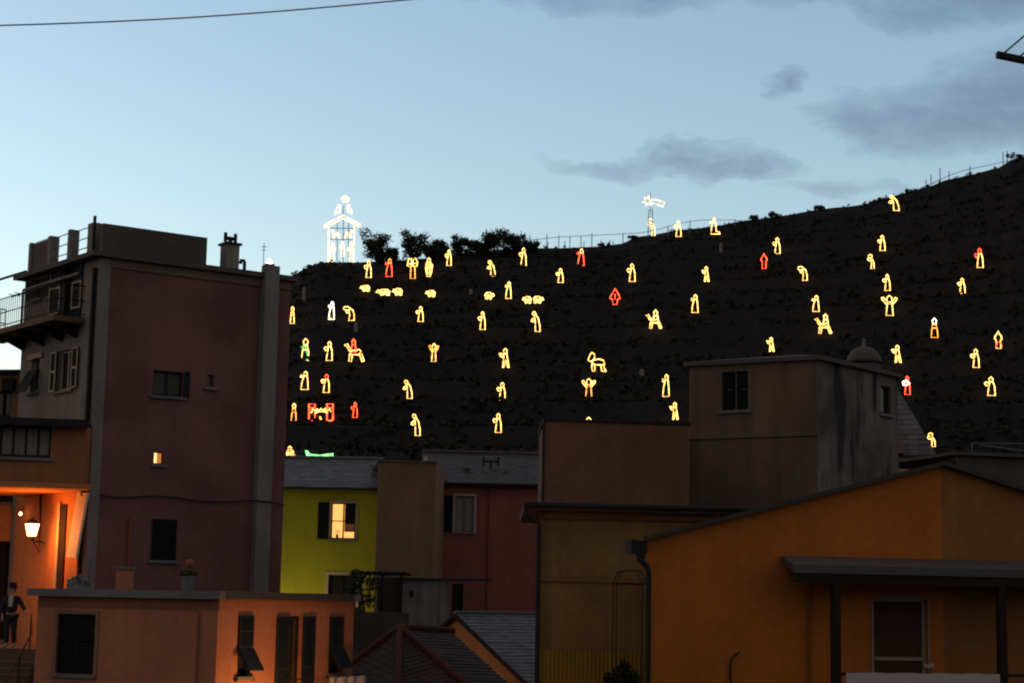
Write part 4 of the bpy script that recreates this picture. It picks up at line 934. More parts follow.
# ================================================================== wires and the bracket overhead
q = MB(); a, b = P(-60, 27, 15), P(420, -1.5, 16); 
q.tube([a+(b-a)*(i/12)-Vector((0, 0, .05*math.sin(math.pi*i/12))) for i in range(13)], .007, 6); tag(q.build('overhead_cable', plain('weathered cable', (.25, .27, .30), .6)), 'thin dark cable crossing the sky over the tower house', 'cable')
q = MB(); a, b = P(-40, 290, 60), WL.pt(.05, WL.pix(22, 273)[1], .02); q.tube([a, (a+b)/2-Vector((0, 0, .03)), b], .045, 6); tag(q.build('overhead_cable', metal_dk), 'cable reaching the pink tower house under its grey eaves', 'cable')
br = thing('bracket_arm', 'dark beam with wire stay sticking out high over the hill crest', 'bracket', P(1150, 95, 17))
q = MB(); a, b = P(998, 56, 16), P(1150, 88, 17.5); dv = Vector((0, .08, 0)); du = Vector((0, 0, .05)); q.hexa([a, b, b+dv, a+dv, a+du, b+du, b+dv+du, a+dv+du]); q.build('beam', metal_dk, br)
q = MB(); q.tube([P(1003, 54, 16.03), P(1150, -70, 17)], .009, 5); q.tube([P(1019, 57, 16.1), P(1150, -40, 17.2)], .009, 5); q.build('stay', metal_dk, br)
q = MB(); e = P(1150, 88, 17.5); q.tube([(e.x, e.y, 0), (e.x, e.y, e.z+2.5)], .12, 10); q.build('mast', metal_dk, br)

# ================================================================== trees, bushes, fences on the crest
def tree(px, rt, rb, hw, lean, label, seed, group='pines on the hill crest'):
    rn = random.Random(seed); y = hit(px, rb+1.5) or 224.; b_ = P(px, rb, y); b_.z = H(b_.x, y)-.1
    s = y/F; hgt = (rb-rt)*s*1.12+.3; r = hw*s
    t = thing('pine_tree', label, 'tree', b_, group)
    q = MB(); tip = b_+Vector((lean*hgt, 0, hgt*.72)); mid = b_+Vector((lean*hgt*.35, 0, hgt*.35))
    q.tube([b_, mid, tip], [.16, .12, .05], 7)
    cl = []
    for k in range(16):
        a = rn.uniform(0, 6.28); h = rn.uniform(.22, .92)
        e = b_+Vector((lean*hgt*h + math.cos(a)*r*rn.uniform(.3, .85), math.sin(a)*r*rn.uniform(.3, .8), hgt*h))
        st = b_+(tip-b_)*max(.12, h-.3); q.tube([st, (st+e)/2+Vector((0, 0, -.08)), e], [.06, .04, .02], 5); cl.append(e)
    q.build('trunk', bark, t)
    q = MB()
    for e in cl+[tip]:
        rr = r*rn.uniform(.26, .46); leaves(q, e, rr, 110, .27, rn, .95)
        for j in range(9):
            d = Vector((rn.uniform(-1, 1), rn.uniform(-.5, .5), rn.uniform(-.3, 1))).normalized(); p = e+d*rr
            for i in range(3): u = d*.2; v = Vector((rn.uniform(-1, 1), 0, rn.uniform(-1, 1)))*.07; c0 = p+d*.12*i; q.face([c0-u, c0+v, c0+u, c0-v], rn.random())
    q.build('crown', pine_leaf, t)
for i, (px, rt, rb, hw, ln, lb) in enumerate((
    (377, 233, 263, 15, -.05, 'rounded dark pine standing alone beside the nativity hut'),
    (388, 250, 263, 11, .1, 'low dark pine behind the red figure near the hut'),
    (411, 233, 262, 14, .05, 'spiky topped dark pine above the load carrying figure'),
    (431, 244, 261, 11, .0, 'low pine behind the broad robed figure on the crest'),
    (444, 243, 260, 9, -.1, 'narrow low pine just short of the crest gap'),
    (458, 236, 259, 11, .1, 'ragged pine above the crest figure with the raised arm'),
    (477, 241, 256, 12, .05, 'small pine joining the tallest pine at its side'),
    (494, 232, 255, 16, .0, 'tallest broadest pine of the crest above the kneeling figure'),
    (512, 236, 254, 13, .1, 'wide dark pine beside the tallest pine'),
    (529, 243, 252, 9, .1, 'last small pine before the vine fence begins'))): tree(px, rt, rb, hw, ln, lb, 20+i)
def bush(px, rt, hw, label, seed):
    rn = random.Random(seed); rr = lerp_tab([(p, r) for p, r in RIDGE_PX], px); y = hit(px, rr+2) or 226.; c = P(px, rr, y); s = y/F
    hgt = (rr-rt)*s+.3; t = thing('bush', label, 'bush', (c.x, c.y, H(c.x, y)), 'bushes on the hill crest')
    q = MB(); z0 = H(c.x, y)
    for k in range(5): q.tube([(c.x, c.y, z0-.1), (c.x+rn.uniform(-.5, .5)*hw*s, c.y, z0+hgt*.6)], .03, 4)
    q.build('stem', bark, t); q = MB()
    for k in range(7): leaves(q, Vector((c.x+rn.uniform(-1, 1)*hw*s*.7, c.y+rn.uniform(-.4, .4), z0+hgt*rn.uniform(.2, .75))), max(.25, hgt*.35), 50, .24, rn, .8)
    q.build('foliage', pine_leaf, t)
for i, (px, rt, hw, lb) in enumerate(((754, 214, 9, 'small bush on the crest past the kneeling lit figure'), (775, 211, 7, 'small bush on the crest straight above the red hooded figure'), (819, 205, 7, 'low bush on the crest above the bent figure and grey cloud'), (877, 198, 6, 'tiny bush on the crest just short of the uppermost lit figure'),
        (909, 190, 5, 'tiny bush on the crest just beyond the uppermost lit figure'), (1017, 153, 14, 'big dark bush at the top end of the crest'), (604, 243, 9, 'low flat bush under the vine fence'), (634, 236, 8, 'bush where the vine fence ends below the comet star'))): bush(px, rt, hw, lb, 60+i)
def fence(name, label, pts, posts, m, cat='fence', wire_r=.035):
    y0 = 225.5; first = P(pts[0][0], pts[0][1], y0); t = thing(name, label, cat, first)
    q = MB(); q.tube([P(px, r, y0) for px, r in pts], wire_r, 4); q.build('wire', m, t)
    for px, rt in posts:
        a = P(px, rt, y0); z = H(a.x, y0)-.3; q = MB(); q.tube([(a.x, y0, min(z, a.z-.4)), a], .055, 5); q.build('post', m, t)
fence('vine_fence', 'thin post and wire vine fence along the crest beside the pines', [(514, 242), (530, 240), (560, 237), (600, 235), (640, 233)],
      [(530, 235), (537, 239), (547, 234), (559, 235), (570, 237), (581, 236), (592, 233), (601, 240), (610, 240), (613, 241), (623, 233), (584, 241), (565, 241), (548, 242)], bark)
fence('rail_line', 'thin rail on short posts over the crest beneath the comet star', [(640, 233), (660, 229), (680, 223), (700, 220), (730, 220), (742, 221)], [(668, 226), (690, 221), (712, 219), (735, 219)], metal_gr)
fence('cable_fence', 'thin cable rail on posts climbing to the highest crest', [(915, 192), (930, 184), (948, 176), (965, 170), (985, 166), (1008, 161)],
      [(926, 180), (931, 175), (940, 168), (949, 171), (1003, 152), (1007, 151), (970, 166)], metal_dk)
for i, (px, rt, rb, lb) in enumerate(((304, 287, 303, 'short pale stake standing above the green skirted lit figure'), (356, 322, 331, 'short pale stone marker under the bent lit figure near the pink house'), (642, 369, 377, 'pale stone marker between the lit horse and the lit bearded figure'),
        (721, 243, 252, 'faint pale marker on the slope under the kneeling figure'), (471, 289, 294, 'low pale stone marker between two lit sheep'))):
    y = hit(px, rb) or 200; a, b = P(px, rb, y), P(px, rt, y); q = MB(); r = .22
    q.tube([a-Vector((0, 0, .3)), a, b-(b-a)*.2, b], [r*1.1, r, r*.8, r*.4], 7); tag(q.build('stone_marker', strip_pl), lb, 'stone marker', 'pale markers on the slope')

# ================================================================== lit outline figures of the nativity scene
T = {}
T['pray'] = [('c', [(.28, 0), (1, 0), (.95, .5), (.8, .73), (.5, .72), (.40, .45)]), ('h', [(.46, .74), (.76, .74), (.80, .9), (.62, 1), (.45, .92)]), ('o', [(.42, .55), (.16, .52), (0, .66), (.1, .72), (.44, .67)])]
T['slim'] = [('c', [(.12, 0), (1, 0), (.92, .45), (.84, .72), (.45, .74), (.22, .4)]), ('h', [(.45, .75), (.8, .75), (.82, .92), (.62, 1), (.46, .92)]), ('o', [(.30, .66), (.02, .70), (.05, .80), (.45, .72)])]
T['lean'] = [('c', [(.48, 0), (1, 0), (.96, .3), (.78, .66), (.5, .86), (.34, .80), (.45, .5)]), ('h', [(.34, .8), (.52, .88), (.40, .99), (.18, 1), (.12, .88)]), ('o', [(.46, .62), (.16, .48), (0, .52), (.08, .62), (.36, .70)])]
T['bent'] = [('c', [(.52, 0), (1, .02), (1, .38), (.86, .74), (.62, .86), (.50, .70), (.60, .42)]), ('h', [(.5, .74), (.6, .92), (.36, 1), (.06, .96), (0, .82), (.2, .74)]), ('o', [(.25, .70), (.30, .56), (.52, .52)])]
T['up'] = [('c', [(.28, 0), (.74, 0), (.68, .58), (.36, .58)]), ('h', [(.36, .66), (.66, .66), (.68, .88), (.5, 1), (.34, .88)]), ('o', [(.36, .52), (.02, .78), (.0, .88), (.1, .9), (.38, .66)]), ('o', [(.66, .52), (.98, .78), (1, .88), (.9, .9), (.64, .66)])]
T['bell'] = [('c', [(.3, 0), (.68, 0), (.76, .34), (1, .38), (.95, .5), (.72, .78), (.5, 1), (.3, .78), (.05, .5), (0, .38), (.24, .34)]), ('o', [(.5, .32), (.5, .66)])]
T['front'] = [('c', [(.05, 0), (.98, 0), (.88, .46), (.16, .46)]), ('c', [(.18, .5), (.86, .5), (.74, .68), (.28, .68)]), ('h', [(.30, .72), (.72, .72), (.8, .88), (.5, 1), (.22, .88)])]
T['hood'] = [('c', [(.22, 0), (.82, 0), (.80, .52), (1, .52), (.88, .74), (.68, .82), (.5, 1), (.32, .82), (.12, .74), (0, .52), (.2, .52)])]
T['kneel'] = [('c', [(.1, .02), (1, .04), (.94, .14), (.62, .2), (.56, .62), (.5, .76), (.22, .70), (.16, .4)]), ('h', [(.24, .74), (.5, .78), (.52, .9), (.42, 1), (.28, .9)]), ('o', [(.2, .66), (0, .68), (.04, .78), (.22, .76)])]
T['walk'] = [('o', [(.36, 0), (.46, .42), (.44, .66), (.58, .76), (.76, .68), (.86, .36), (1, 0)]), ('o', [(.36, 0), (.5, .02), (.66, .42), (.84, .02), (1, 0)]), ('h', [(.44, .74), (.74, .74), (.76, .92), (.58, 1), (.44, .9)]), ('o', [(.44, .5), (.14, .6), (0, .76), (.16, .76), (.46, .64)])]
T['load'] = [('c', [(.34, 0), (.80, 0), (.74, .62), (.36, .62)]), ('h', [(.0, .62), (.34, .54), (.44, .76), (.36, .98), (.12, .94)]), ('h', [(.54, .58), (.96, .6), (1, .8), (.78, 1), (.54, .9)]), ('o', [(.12, .7), (.9, .74)])]
T['bulky'] = [('c', [(.3, 0), (.72, 0), (.9, .25), (1, .62), (.74, .76), (.2, .74), (.08, .5), (.2, .2)]), ('h', [(.3, .76), (.68, .76), (.72, .9), (.5, 1), (.28, .9)]), ('o', [(.34, .08), (.4, .68)]), ('o', [(.64, .12), (.68, .68)])]
T['carry'] = [('c', [(.5, 0), (1, 0), (.95, .4), (.72, .66), (.5, .58), (.6, .3)]), ('h', [(.3, .7), (.62, .74), (.66, .94), (.38, 1), (.1, .92)]), ('o', [(.55, .55), (.16, .56), (.0, .64), (.06, .78), (.5, .72)])]
T['sheep'] = [('c', [(.28, .26), (.92, .28), (1, .62), (.8, .94), (.44, .98), (.22, .7)]), ('c', [(0, .5), (.2, .42), (.3, .7), (.16, .86)]), ('o', [(.36, .3), (.36, 0)]), ('o', [(.5, .3), (.5, .05)]), ('o', [(.76, .3), (.78, 0)]), ('o', [(.9, .32), (.93, .05)]), ('o', [(.36, .55), (.9, .6)])]
T['camel'] = [('c', [(.26, .36), (.72, .34), (.84, .52), (.7, .62), (.62, .54), (.4, .56)]), ('c', [(.0, .82), (.16, .88), (.24, .72), (.34, .6), (.28, .5), (.18, .62), (.14, .74)]), ('o', [(.28, .38), (.24, 0), (.36, 0), (.42, .36)]), ('o', [(.74, .40), (.9, 0), (1, .02), (.86, .42)])]
T['horse'] = [('c', [(.22, .5), (.3, .6), (.6, .66), (.84, .60), (.92, .42), (.8, .34), (.45, .36), (.26, .4)]), ('c', [(.0, .6), (.1, .86), (.2, 1), (.34, .92), (.36, .72), (.26, .58), (.12, .52)]), ('o', [(.24, .5), (.20, .2), (.26, 0), (.38, .02), (.36, .36)]), ('o', [(.70, .36), (.76, .04), (.86, .0)]), ('o', [(.9, .45), (.88, .2), (1, .02), (.92, 0)])]
T['rider'] = [('c', [(.1, 0), (.9, 0), (.78, .5), (.3, .5)]), ('h', [(.3, .55), (.7, .55), (.74, .82), (.5, 1), (.28, .82)])]
T['angel'] = [('c', [(.2, .25), (.7, .2), (.8, .7), (.45, .75)]), ('h', [(.45, .76), (.8, .76), (.82, .94), (.6, 1), (.46, .92)]), ('o', [(.3, .5), (0, .1), (.2, 0), (.5, .3)])]
def strokes(mb, pts, closed, org, s, x0, y1, x1, y0, r, flip):
    q = []
    w_, h_ = (x1-x0), (y1-y0)
    for u, v in pts:
        if flip: u = 1-u
        q.append(Vector((org.x + ((x0+u*w_)-(x0+x1)/2)*s, org.y, org.z + v*h_*s)))
    if closed: mb.tube(q, r, 5, closed=True)
    else: mb.tube(q, r, 5)
def fig(kind, x0, x1, y0, y1, label, mat=None, head=None, arm=None, flip=False, name='light_figure', cat='light figure', Y=None, group='lit outline figures on the hillside', rad=.5, air=False):
    cxp = (x0+x1)/2; e = .9
    Yh = Y or ((hit(cxp, y1) or 225.6) - 1.1)
    org = P(cxp, y1-e*.6, Yh); s = Yh/F*math.sqrt(1+(cxp-512)**2/F**2)
    r = rad*s
    root = thing(name, label, cat, org, group)
    parts = {}
    for st, pts in T[kind]:
        m = mat or G_Y
        key = 'robe_outline' if cat == 'light figure' else 'outline'
        if st == 'h': key = 'head_outline'; m = head or m
        elif st == 'o' and arm: key = 'arm_outline'; m = arm
        elif st == 'h': pass
        parts.setdefault((key, m.name), MB())
        strokes(parts[(key, m.name)], pts, st != 'o', org, s, x0+e, y1-e, x1-e, y0+e, r, flip)
    for (key, mn), mb in parts.items(): mb.build(key, MATS[mn], root)
    q = MB()
    if not air:
        q.tube([org+Vector((0, .12, -.7)), org+Vector((0, .12, (y1-y0)*s*.45))], .03, 4); q.build('stake', metal_dk, root)
    return root
FIG = [
 # crest row, from the hut outwards
 ('pray', 363, 372, 259, 278, 'lit praying figure at the crest, nearest to the nativity hut', {}),
 ('slim', 384, 393, 257, 277, 'red outlined figure with amber head standing under the low crest pine', dict(mat=G_R, head=G_O)),
 ('load', 406, 418, 256, 279, 'lit figure carrying two big white sacks on the shoulders, amber legs', dict(mat=G_O, head=G_Y, arm=G_Y)),
 ('bulky', 424, 433, 256, 277, 'broad densely lit robed figure standing just beyond the sack carrier', {}),
 ('pray', 444, 452, 248, 266, 'lit figure with raised arm on the crest under the ragged pine', {}),
 ('lean', 486, 496, 259, 277, 'lit bowing figure on the slope below the tallest pine', {}),
 ('pray', 518, 527, 246, 266, 'lit figure with raised arm under the last small pine', {}),
 ('slim', 504, 512, 280, 299, 'tall narrow lit figure with lifted arm standing between the sheep on the slope', {}),
 ('pray', 555, 564, 267, 283, 'lit figure below and just before the red and yellow one under the vine fence', {}),
 ('slim', 576, 585, 247, 266, 'red outlined figure with pale yellow head just under the vine fence', dict(mat=G_R, head=G_Y)),
 ('pray', 626, 636, 262, 282, 'lit figure on the slope directly above the red winged angel', {}),
 ('carry', 647, 656, 217, 236, 'lit figure with a bundle standing right under the comet star', {}),
 ('pray', 673, 682, 219, 237, 'lit praying figure on the crest between the comet star and the kneeling figure', {}),
 ('kneel', 709, 721, 216, 235, 'lit kneeling figure with long trailing hem on the crest', {}),
 ('pray', 772, 781, 236, 254, 'lit figure with raised arm just above the red hooded figure', {}),
 ('hood', 760, 768, 252, 269, 'solid red hooded figure standing upright high on the slope', dict(mat=G_R)),
 ('walk', 701, 710, 265, 282, 'lit figure striding with raised hand on the slope below the kneeling one', {}),
 ('bent', 797, 808, 265, 281, 'lit bent over figure with hooked head beneath the cloud wisp', {}),
 ('slim', 811, 820, 294, 312, 'narrow lit figure standing right above the camel rider', {}),
 ('slim', 690, 699, 293, 313, 'narrow lit figure with wide hem between the two camel riders', {}),
 ('lean', 888, 900, 194, 211, 'uppermost lit figure of the hillside, leaning, close under the climbing crest', {}),
 ('pray', 877, 886, 234, 251, 'lit figure with bright filled robe above the stooping bundle carrier', {}),
 ('carry', 867, 875, 253, 269, 'lit figure stooping with a large bundle held in front', {}),
 ('pray', 882, 891, 273, 291, 'lit figure with raised hand just above the one with wide spread arms', {}),
 ('up', 881, 898, 294, 316, 'lit figure with both arms spread wide to the sky, largest of its pose', {}),
 ('pray', 957, 966, 277, 294, 'lit praying figure below the red topped figure on the far slope', {}),
 ('pray', 974, 984, 247, 268, 'lit figure with red head and shoulders above a yellow skirt', dict(head=G_R, arm=G_R)),
 ('front', 930, 939, 317, 338, 'lit snowman shaped figure facing front, amber below and white headed', dict(mat=G_O, head=G_W)),
 ('walk', 891, 902, 344, 363, 'lit stooped walking figure beside the grey roof dome', {}),
 ('pray', 970, 980, 348, 368, 'lit praying figure holding folded arms beneath the snowman shaped one', {}),
 ('hood', 994, 1003, 330, 349, 'white headed figure with short dull red legs at the far end', dict(mat=G_Y)),
 ('pray', 902, 911, 375, 395, 'red outlined figure with bright white arms beside the stained block', dict(mat=G_R, head=G_R, arm=G_W)),
 ('pray', 984, 996, 376, 396, 'lit praying figure with flaring bell skirt lowest on the far slope', {}),
 ('carry', 927, 936, 432, 447, 'small lit figure just over the steep slate roof by the stained block', {}),
 ('walk', 766, 775, 336, 352, 'lit walking figure right above the eaves of the stained block', {}),
 # middle and lower slope
 ('pray', 415, 424, 305, 322, 'small lit figure on the slope below the lone sheep', {}),
 ('pray', 477, 486, 310, 330, 'lit praying figure below the sheep that stands alone in mid slope', {}),
 ('lean', 530, 541, 310, 332, 'lit leaning figure standing under the pair of sheep', {}),
 ('walk', 498, 510, 347, 368, 'lit figure striding with an arm thrown up in mid slope', {}),
 ('up', 428, 439, 342, 362, 'lit figure with small raised arm and amber chest in mid slope', dict(arm=G_O)),
 ('pray', 496, 506, 381, 401, 'lit praying figure below the striding one, upper of a pair', {}),
 ('pray', 492, 502, 412, 433, 'lit praying figure lowest on its column above the red house', {}),
 ('lean', 402, 413, 379, 399, 'lit figure leaning forward over its hands, upper of a pair above the tan house', {}),
 ('lean', 410, 421, 413, 436, 'lit leaning figure right above the tan house', {}),
 ('bell', 609, 621, 287, 305, 'red outlined winged angel alone on the dark slope', dict(mat=G_R)),
 ('up', 581, 596, 377, 398, 'amber lit figure with both arms raised under the horse', dict(mat=G_O, head=G_Y, arm=G_Y)),
 ('front', 584, 593, 416, 434, 'lit figure mostly hidden by the brown roof block, only its head showing', dict(mat=G_O, head=G_Y)),
 ('slim', 661, 670, 373, 397, 'tall narrow lit figure beside the stained block wall', {}),
 ('walk', 669, 679, 401, 420, 'lit figure standing on the edge of the brown roof block', {}),
 # beside the pink tower house
 ('front', 289, 295, 305, 324, 'thin lit figure half hidden by the pink tower house wall', {}),
 ('slim', 327, 335, 300, 320, 'white lit standing figure with an amber foot', dict(mat=G_W, arm=G_W)),
 ('bent', 342, 355, 305, 321, 'lit bowed figure with hooked head next to the white one', {}),
 ('front', 300, 310, 337, 361, 'lit figure with a green edged skirt beside the pink tower house', dict()),
 ('pray', 323, 333, 340, 361, 'lit figure between the green skirted one and the donkey', {}),
 ('slim', 299, 309, 370, 390, 'densely lit figure with lifted arm under the green skirted one', {}),
 ('pray', 320, 330, 373, 393, 'lit figure with an amber red head above the castle', dict(head=G_R)),
 ('front', 290, 297, 402, 421, 'amber lit snowman shaped figure beside the castle and the pink wall', dict(mat=G_O, head=G_Y)),
 ('pray', 350, 358, 401, 418, 'small all red outlined figure next to the castle', dict(mat=G_R)),
 ('bulky', 285, 294, 445, 461, 'small bright seated figure with red foot above the yellow house roof', dict()),
]
roots = {}
for k, x0, x1, y0, y1, lb, kw in FIG:
    roots[lb] = fig(k, x0, x1, y0, y1, lb, **kw)
def extra(root_lb, name, m, px_pts, rad=.8):
    root = roots[root_lb]; Y = root.location.y; q = MB(); s = Y/F
    q.tube([P(px, row, Y)+Vector((0, -.02, 0)) for px, row in px_pts], rad*s, 5); q.build(name, m, root)
extra('lit figure with a green edged skirt beside the pink tower house', 'skirt_edge', G_G, [(301, 347), (305.5, 346.5), (307, 353), (309, 359), (305, 360)])
extra('white headed figure with short dull red legs at the far end', 'leg_outline', G_R, [(996, 347), (997, 342), (1000.5, 342), (1001.5, 347)], .6)
extra('small bright seated figure with red foot above the yellow house roof', 'foot_outline', G_R, [(293, 454), (296, 457), (295, 459.5)], .9)
extra('red outlined figure with bright white arms beside the stained block', 'sleeve_outline', G_W, [(902.6, 383), (906, 380.5), (909.5, 383.5), (906, 385.5), (903, 384.5)], .9)
extra('white lit standing figure with an amber foot', 'foot_outline', G_O, [(328, 318), (331.5, 318.5)], .9)
# animals
SH = 'lit outline sheep on the slope'
for i, (x0, x1, y0, y1, lb, fl) in enumerate(((359, 370.5, 284, 292, 'lit sheep nearest the nativity hut, a little above the flock', False),
        (375, 391, 288, 296, 'lit longest sheep in the middle of the row of three near the hut', False), (391.5, 403, 287, 296, 'lit sheep at the end of the row of three near the hut', False), (424.5, 436, 289, 297.5, 'lone lit sheep above the small figure in mid slope', False),
        (484, 495, 291, 300, 'lit sheep standing alone just before the tall narrow figure', True), (521.5, 532, 295, 304, 'lit sheep above the leaning figure, facing its twin', False), (532.5, 544.5, 295, 304, 'lit sheep touching its twin, farther from the pink house', True))):
    fig('sheep', x0, x1, y0, y1, lb, flip=fl, name='light_sheep', cat='light sheep', group=SH, rad=.72)
def ridden(x0, x1, y0, y1, lb, rx, kind='camel', rm=None, name='light_camel', cat='light camel'):
    r = fig(kind, x0, x1, y0, y1, lb, name=name, cat=cat, group='lit ridden animals on the slope')
    Y = r.location.y; s = Y/F; q = MB(); a0, a1, b0, b1 = rx
    org = P((a0+a1)/2, b1, Y); 
    for st, pts in T['rider']: strokes(q, pts, True, org, s, a0+.8, b1, a1-.8, b0+.8, .75*s, False)
    q.build('rider_outline', rm or G_Y, r); return r
ridden(645, 662.5, 311, 329, 'lit camel with rider in mid slope below the red angel', (651, 660, 309, 322))
ridden(814, 832.5, 315, 334, 'lit camel with rider above the stained block and grey dome', (821, 830, 313, 326))
ridden(343, 365, 340, 362, 'lit donkey bearing a red rider near the pink tower house', (349, 357.5, 338, 352), 'camel', G_R, 'light_donkey', 'light donkey')
fig('horse', 587, 607, 351, 372, 'lit outline of a big standing four legged animal above the amber figure', name='light_horse', cat='light animal', group='lit ridden animals on the slope')
# castle, manger
def multi(name, label, cat, x, ybot, partslist, rad=.75, Y=None, group='lit outline scenery'):
    Yh = Y or hit(x, ybot) or 224.5; root = thing(name, label, cat, P(x, ybot, Yh), group); s = Yh/F
    for pn, m, paths in partslist:
        q = MB()
        for cl, pts in paths: q.tube([P(px, row, Yh) for px, row in pts], rad*s, 5, closed=cl)
        q.build(pn, m, root)
    return root
multi('light_castle', 'lit castle outline with two red towers and a white battlement', 'light castle', 321, 421, [
    ('tower', G_R, [(1, [(309, 420), (309, 404), (315, 404), (315, 420), (312, 421)]), (0, [(310, 408), (314, 408)])]), ('tower', G_R, [(1, [(327, 420), (327, 404), (333, 404), (333, 420), (330, 421)]), (0, [(328, 408), (332, 408)])]),
    ('battlement', G_Y, [(0, [(311, 413), (313, 409), (315.5, 411.5), (317, 409), (319, 411), (321, 408.5), (323, 411), (325, 408.5), (327, 411.5), (329.5, 409), (331, 412)]), (0, [(315.5, 413), (318, 411.5), (325, 411.5), (327.5, 413)])]), ('gate', G_Y, [(0, [(319.8, 416.5), (321, 419.5)])])])
multi('light_manger', 'pale green lit manger outline just above the yellow house roof ridge', 'light manger', 320, 461, [
    ('trough', G_LG, [(1, [(306.5, 450.5), (309.5, 455), (320, 456.2), (333, 454.2), (333.2, 459.6), (308.5, 459.8)])]), ('hay', G_P, [(0, [(317, 457), (323, 456.8), (328, 456.8)])])], rad=1.5)
# nativity hut with its own figures
YH = hit(342, 263.5) or 224.5
hut = multi('light_hut', 'lit outline of the nativity hut with pitched roof on the hilltop', 'light hut', 342, 263, [
    ('roof_outline', G_H, [(0, [(324.5, 227.5), (325, 224.5), (343, 215.5), (360.5, 224.5), (360.5, 227), (343, 218.5), (325.5, 227.5)])]), ('post_outline', G_H, [(0, [(328.8, 226), (328.3, 262)])]), ('post_outline', G_H, [(0, [(354.2, 225), (353.6, 262)])])], rad=.6, Y=YH)
q = MB()
for pts in ([(343.2, 262), (343.4, 206)], [(348.5, 262), (348.8, 218)], [(337, 262), (337.4, 222)], [(329, 239), (354, 239.5)], [(329, 228), (354, 228.5)], [(343, 236), (354, 228)]): q.tube([P(px, r, YH+.4) for px, r in pts], .05, 5)
q.build('scaffold', metal_gr, hut)
HG = 'lit figures of the nativity hut'
for k, x0, x1, y0, y1, lb, fl in (
    ('bulky', 339.5, 350.5, 194.5, 202.5, 'white lit winged cluster at the very top over the hut', False),
    ('angel', 333, 342.5, 203, 215.5, 'small lit winged figure on the hut roof slope turned to the open sky', False),
    ('angel', 345, 353.5, 203, 214.5, 'small lit winged figure on the hut roof slope turned to the pines', True),
    ('camel', 329.8, 340.5, 227, 239, 'lit animal outline under the hut roof on the side of the open sky', False),
    ('camel', 343.5, 353.5, 227, 239, 'lit animal outline under the hut roof on the side of the pines', True),
    ('pray', 329, 336.5, 240, 262, 'tall lit figure in the hut beside the open sky post', True),
    ('pray', 338.5, 345, 239.5, 257, 'shortest lit figure of the hut, standing between two taller ones', False),
    ('pray', 346.5, 353.6, 240, 262, 'tall lit figure in the hut beside the pine side post', False)):
    animal = k == 'camel'
    fig(k, x0, x1, y0, y1, lb, mat=G_H, flip=fl, Y=YH-.15, group=HG, name='light_animal' if animal else 'light_figure', cat='light animal' if animal else 'light figure', air=True, rad=.5)
# comet star on its mast
YC = hit(651, 238) or 224.5
multi('light_comet', 'lit comet star with curved tail on a mast over the crest', 'light star', 650, 236, [
    ('star_outline', G_H, [(1, [(647.5+5.2*(1 if i % 2 == 0 else .42)*math.sin(i*math.pi/6+.3), 201-6*(1 if i % 2 == 0 else .42)*math.cos(i*math.pi/6+.3)) for i in range(12)])]),
    ('tail_outline', G_H, [(1, [(651, 199.5), (657, 199.8), (664.5, 202.8), (663, 206.8), (656, 203.8), (651, 203)])])], rad=.55, Y=YC)
q = MB(); ms = P(650.5, 236, YC+.5); tp = P(650.5, 193, YC+.5)
for dx in (-.35, .35): q.tube([(ms.x+dx, ms.y, ms.z-.5), (ms.x+dx*.6, ms.y, P(650, 209, YC).z)], .05, 5)
q.tube([(ms.x, ms.y, P(650, 211, YC).z), tp], .045, 5)
for i in range(9): z = ms.z+.4*i; q.tube([(ms.x-.34, ms.y, z), (ms.x+.32, ms.y, z+.35)], .025, 4)
tag(q.build('lattice_mast', metal_gr), 'thin grey lattice mast carrying the comet star over the crest', 'mast')

# ================================================================== person on the landing
PB = P(9.5, 647.5, 51.9); PB.z = ZL
person = thing('person', 'person in dark clothes and hat standing on the alley steps holding the handrail', 'person', PB)
def skin(name, pts, edges, m, sub=2, root=0):
    me = bpy.data.meshes.new(name); me.from_pydata([p[:3] for p in pts], edges, []); ob = bpy.data.objects.new(name, me); COL.objects.link(ob); ob.parent = person
    me.materials.append(m); md = ob.modifiers.new('Skin', 'SKIN'); md.use_smooth_shade = True
    for i, p in enumerate(pts):
        r = p[3]; me.skin_vertices[0].data[i].radius = (r, r) if not isinstance(r, tuple) else r
        me.skin_vertices[0].data[i].use_root = (i == root)
    sd = ob.modifiers.new('Sub', 'SUBSURF'); sd.levels = sub; sd.render_levels = sub
    ORG[ob.name] = PB; return ob
bp_ = [(0, 0, .96, .13), (0, 0, 1.12, .12), (0, -.01, 1.32, .14), (0, 0, 1.46, .07), (0, 0, 1.54, .055), (0, -.01, 1.62, .085), (0, -.01, 1.70, .09),
       (-.17, 0, 1.40, .06), (-.25, .0, 1.14, .045), (-.24, -.05, .90, .034), (-.23, -.08, .82, .03),
       (.17, 0, 1.40, .06), (.30, -.02, 1.18, .045), (.44, -.12, 1.02, .034), (.50, -.15, .98, .03),
       (-.09, 0, .90, .085), (-.10, -.02, .50, .055), (-.10, .01, .09, .042), (-.11, -.12, .04, .035),
       (.09, 0, .90, .085), (.10, -.03, .50, .055), (.11, .01, .09, .042), (.13, -.12, .04, .035)]
be_ = [(0, 1), (1, 2), (2, 3), (3, 4), (4, 5), (5, 6), (2, 7), (7, 8), (8, 9), (9, 10), (2, 11), (11, 12), (12, 13), (13, 14), (0, 15), (15, 16), (16, 17), (17, 18), (0, 19), (19, 20), (20, 21), (21, 22)]
